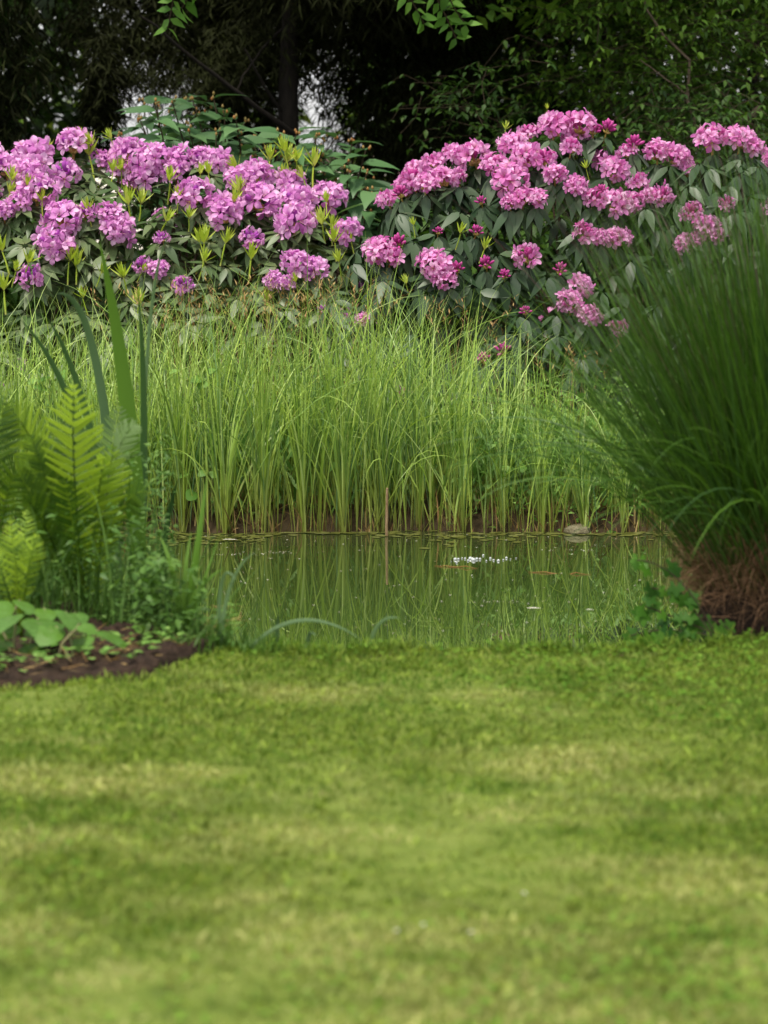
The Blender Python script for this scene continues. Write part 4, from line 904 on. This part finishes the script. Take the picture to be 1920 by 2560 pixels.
def crB(g, gw, top):
    for px, py, r_, n in ((1020, 60, .5, 34), (1130, 180, .5, 34), (1010, 250, .45, 26), (1150, 320, .4, 26), (1080, 20, .5, 30)):
        twigclump(g, gw, up(px, py, 20.8 + NR(0, .4)), (r_, r_, r_ * .8), n, 9, OV, .05, .09)
    for z in np.arange(2.7, 7, .5): clump(g, (.75, 21.2, z), (2.0, 1.9, .5), 1700, OV, .09, .18)
tree('gnarled dark tree with scant shaded leaves beside the conifers', [gnd(1180, 21), up(1130, 280, 21), up(1125, 60, 21), (.6, 21, 7)], .07, .03, M['bark'], crB, M['dleaf'])
def crC(px, py0, d, n, seed, hgt=3.6, spread=1.0):
    def f_(g, gw, top):
        q = np.random.default_rng(seed)
        for k in range(n):
            p = up(px + q.normal(0, 105) * spread, q.uniform(-60, 330), d + q.normal(0, .45))
            twigclump(g, gw, p, (.26, .3, .2), 13, 9, OV, .028, .062)
        for z in np.arange(2.6, hgt + 2.5, .5): clump(g, (top[0], d + .3, z), (1.4, 1.5, .5), 1300, OV, .08, .15)
    return f_
tree('slim dark double-stemmed tree with sunlit leaves showing between its stems', [gnd(1385, 21.5), up(1383, 250, 21.5), up(1360, 0, 21.5), (1.1, 21.5, 6)], .05, .025, M['bark'], crC(1380, 0, 21.3, 15, 2), M['dleaf'], branches=[((gnd(1415, 21.4), up(1425, 260, 21.4), up(1420, 0, 21.4)), .04, .02)])
tree('pale crooked sapling bending over the pink rhododendron top', [gnd(1760, 16.6), up(1745, 330, 16.6), up(1718, 250, 16.6), up(1724, 150, 16.6), up(1660, 90, 16.6), up(1615, 20, 16.6), (1.25, 16.7, 3.4)], .011, .005, M['barkl'], crC(1680, 0, 17.2, 11, 3, 2.2), M['mleaf'], name='sapling', branches=[((up(1722, 240, 16.6), up(1670, 200, 16.5), up(1600, 150, 16.5)), .006, .003), ((up(1900, 270, 16.8), up(1840, 310, 16.8), up(1790, 350, 16.8)), .02, .012)])
tree('bright leafy young tree spreading behind the highest pink flowers', [gnd(1530, 18.6), up(1520, 200, 18.6), up(1500, 0, 18.6), (1.5, 18.6, 4.5)], .025, .012, M['bark'], crC(1500, 0, 18.4, 15, 4, 3), M['mleaf'])
tree('leafy tree closing the wood behind the fountain grass plumes', [gnd(1890, 19.2), up(1880, 200, 19.2), up(1900, 0, 19.2), (2.5, 19.2, 5)], .04, .015, M['bark'], crC(1850, 0, 19.0, 22, 5, 3.4), M['mleaf'])
def crlow(g, gw, top):
    q = np.random.default_rng(9)
    for k in range(26):
        twigclump(g, gw, up(q.uniform(1130, 1900), q.uniform(230, 460), 16.6 + q.normal(0, .35)), (.25, .3, .18), 12, 9, OV, .03, .06)
root = tree('low leafy thicket bush directly behind the pink rhododendron', [gnd(1500, 16.8), up(1500, 500, 16.8), up(1490, 420, 16.8)], .02, .01, M['twig'], crlow, M['dleaf'], cat='bush', name='bush')
# leafy sprays hanging from a tall tree over the shrubs
def crH(g, gw, top):
    for pts, n in (([(455, -160), (445, -60), (420, 70)], 12), ([(560, -120), (490, -40), (455, 20)], 8), ([(1000, -160), (1080, -40), (1140, 95)], 16), ([(960, -120), (1020, -20), (1060, 60)], 10), ([(1090, -120), (1110, 0), (1165, 60)], 9)):
        P = bez(*[up(x, y, 15.2 + .1 * k) for k, (x, y) in enumerate(pts)], n=n); tube(gw, P, .004, 5); T = nrm(np.gradient(P, axis=0))
        for s_ in (-1, 1):
            d = np.cross(T, [0, 1.0, .2]) * s_ + T * .6 + NR(0, .25, T.shape); g.inst(OV, frames(d, np.stack([NR(0, .4, n), -.6 + NR(0, .3, n), .6 + 0 * T[:, 0]], -1), U(.07, .11, n)), P)
    for k in range(60): clump(g, (U(-2.5, 1.6), U(15, 17), U(3.2, 5.5)), (.5, .5, .3), 60, OV, .08, .12)
b0 = gnd(-560, 16.0); tree('tall tree hanging two pale leafy sprays in front of the dark wood', [b0, b0 + [.1, 0, 3.2], b0 + [1.2, 0, 4.3], b0 + [3.4, -.3, 4.7]], .09, .03, M['bark'], crH, M['lleaf'])
# far woodland: one mass seen through the trees
g = Geo()
def wood(x0, x1, y0, y1, n, zmax, s=(.10, .22), zmin=0.0): 
    x = U(x0, x1, n); y = U(y0, y1, n); z = zmin + (zmax - zmin) * U(0, 1, n); a = U(0, 6.28, n)
    g.inst(OV, frames(np.stack([np.cos(a), np.sin(a), NR(-.2, .4, n)], -1), np.stack([NR(0, .4, n), NR(0, .4, n), np.ones(n)], -1), U(*s, n)), np.stack([x, y, z], -1))
wood(-9, -2.95, 29, 32, 12000, 4.5); wood(-1.95, -.85, 29, 31, 1900, 4.5); wood(-.42, 9, 29, 32, 20000, 4.5); wood(-3.2, 0, 29, 31, 1600, 4.5, zmin=2.25)
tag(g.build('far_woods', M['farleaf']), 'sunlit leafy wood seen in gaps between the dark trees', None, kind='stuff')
g = Geo(); 
wood(-8, -2.4, 23.5, 25.5, 9000, 3.2, (.12, .25)); wood(.15, 1.15, 23.5, 25.5, 2500, 3.2, (.12, .25)); wood(1.15, 2.0, 23.5, 25.5, 900, 3.2, (.12, .25)); wood(1.7, 8, 23.5, 25.5, 11000, 3.2, (.12, .25)); wood(-8, 8, 23, 26, 6000, 4.2, (.15, .3), 2.5)
wood(-6, 6, 15.2, 23, 5000, .5, (.08, .16)); wood(-3.5, -.35, 15.3, 17.5, 8000, 1.15, (.06, .13)); wood(.1, 3.5, 15.0, 17.5, 6000, 1.1, (.06, .13)); wood(-9, -2.4, 19.5, 22, 16000, 4.5, (.12, .25)); wood(1.6, 4.5, 20.5, 23, 5000, 4, (.1, .2)); wood(-.2, 1.3, 22, 25, 6000, 4, (.1, .2))
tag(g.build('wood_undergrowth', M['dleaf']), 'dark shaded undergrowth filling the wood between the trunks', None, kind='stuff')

# ------------------------------------------------------------------ light, sky, camera
EL = R(64)      # high hazy light over the pond from the left
w = bpy.data.worlds.new('World'); S.world = w; w.use_nodes = True; t = w.node_tree
bg = t.nodes['Background']; sky = t.nodes.new('ShaderNodeTexSky'); sky.sky_type = 'NISHITA'; sky.sun_disc = False
sky.sun_elevation = EL; sky.air_density = 1.0; sky.dust_density = 1.0; sky.ozone_density = 1.0
hs = t.nodes.new('ShaderNodeHueSaturation'); hs.inputs['Saturation'].default_value = .06
t.links.new(sky.outputs[0], hs.inputs['Color']); t.links.new(hs.outputs[0], bg.inputs['Color']); bg.inputs['Strength'].default_value = .10
sun = bpy.data.lights.new('sun', 'SUN'); sun.energy = 2.2; sun.angle = R(12); sun.color = (1, .93, .80)
so = bpy.data.objects.new('sun', sun); COL.objects.link(so)
from mathutils import Vector
sd = Vector((-.45 * math.cos(EL), -.55 * math.cos(EL), math.sin(EL))).normalized()
so.rotation_euler = sd.to_track_quat('Z', 'Y').to_euler(); so.location = (0, 0, 30)
sky.sun_rotation = math.atan2(sd.x, sd.y)
cam = bpy.data.cameras.new('camera'); co = bpy.data.objects.new('camera', cam); COL.objects.link(co)
cam.sensor_fit = 'VERTICAL'; cam.sensor_height = 17.3; cam.lens = 50.0; cam.clip_start = .1; cam.clip_end = 3000
co.location = (0, 0, CAMZ); co.rotation_euler = (R(90) - PITCH, 0, 0)
cam.dof.use_dof = True; cam.dof.focus_distance = 12.5; cam.dof.aperture_fstop = 1.8
S.camera = co
S.view_settings.view_transform = 'Standard'; S.view_settings.look = 'None'; S.view_settings.exposure = 1.25; S.view_settings.gamma = 1
S.cycles.max_bounces = 6; S.cycles.transparent_max_bounces = 4; S.cycles.transmission_bounces = 4; S.cycles.diffuse_bounces = 4
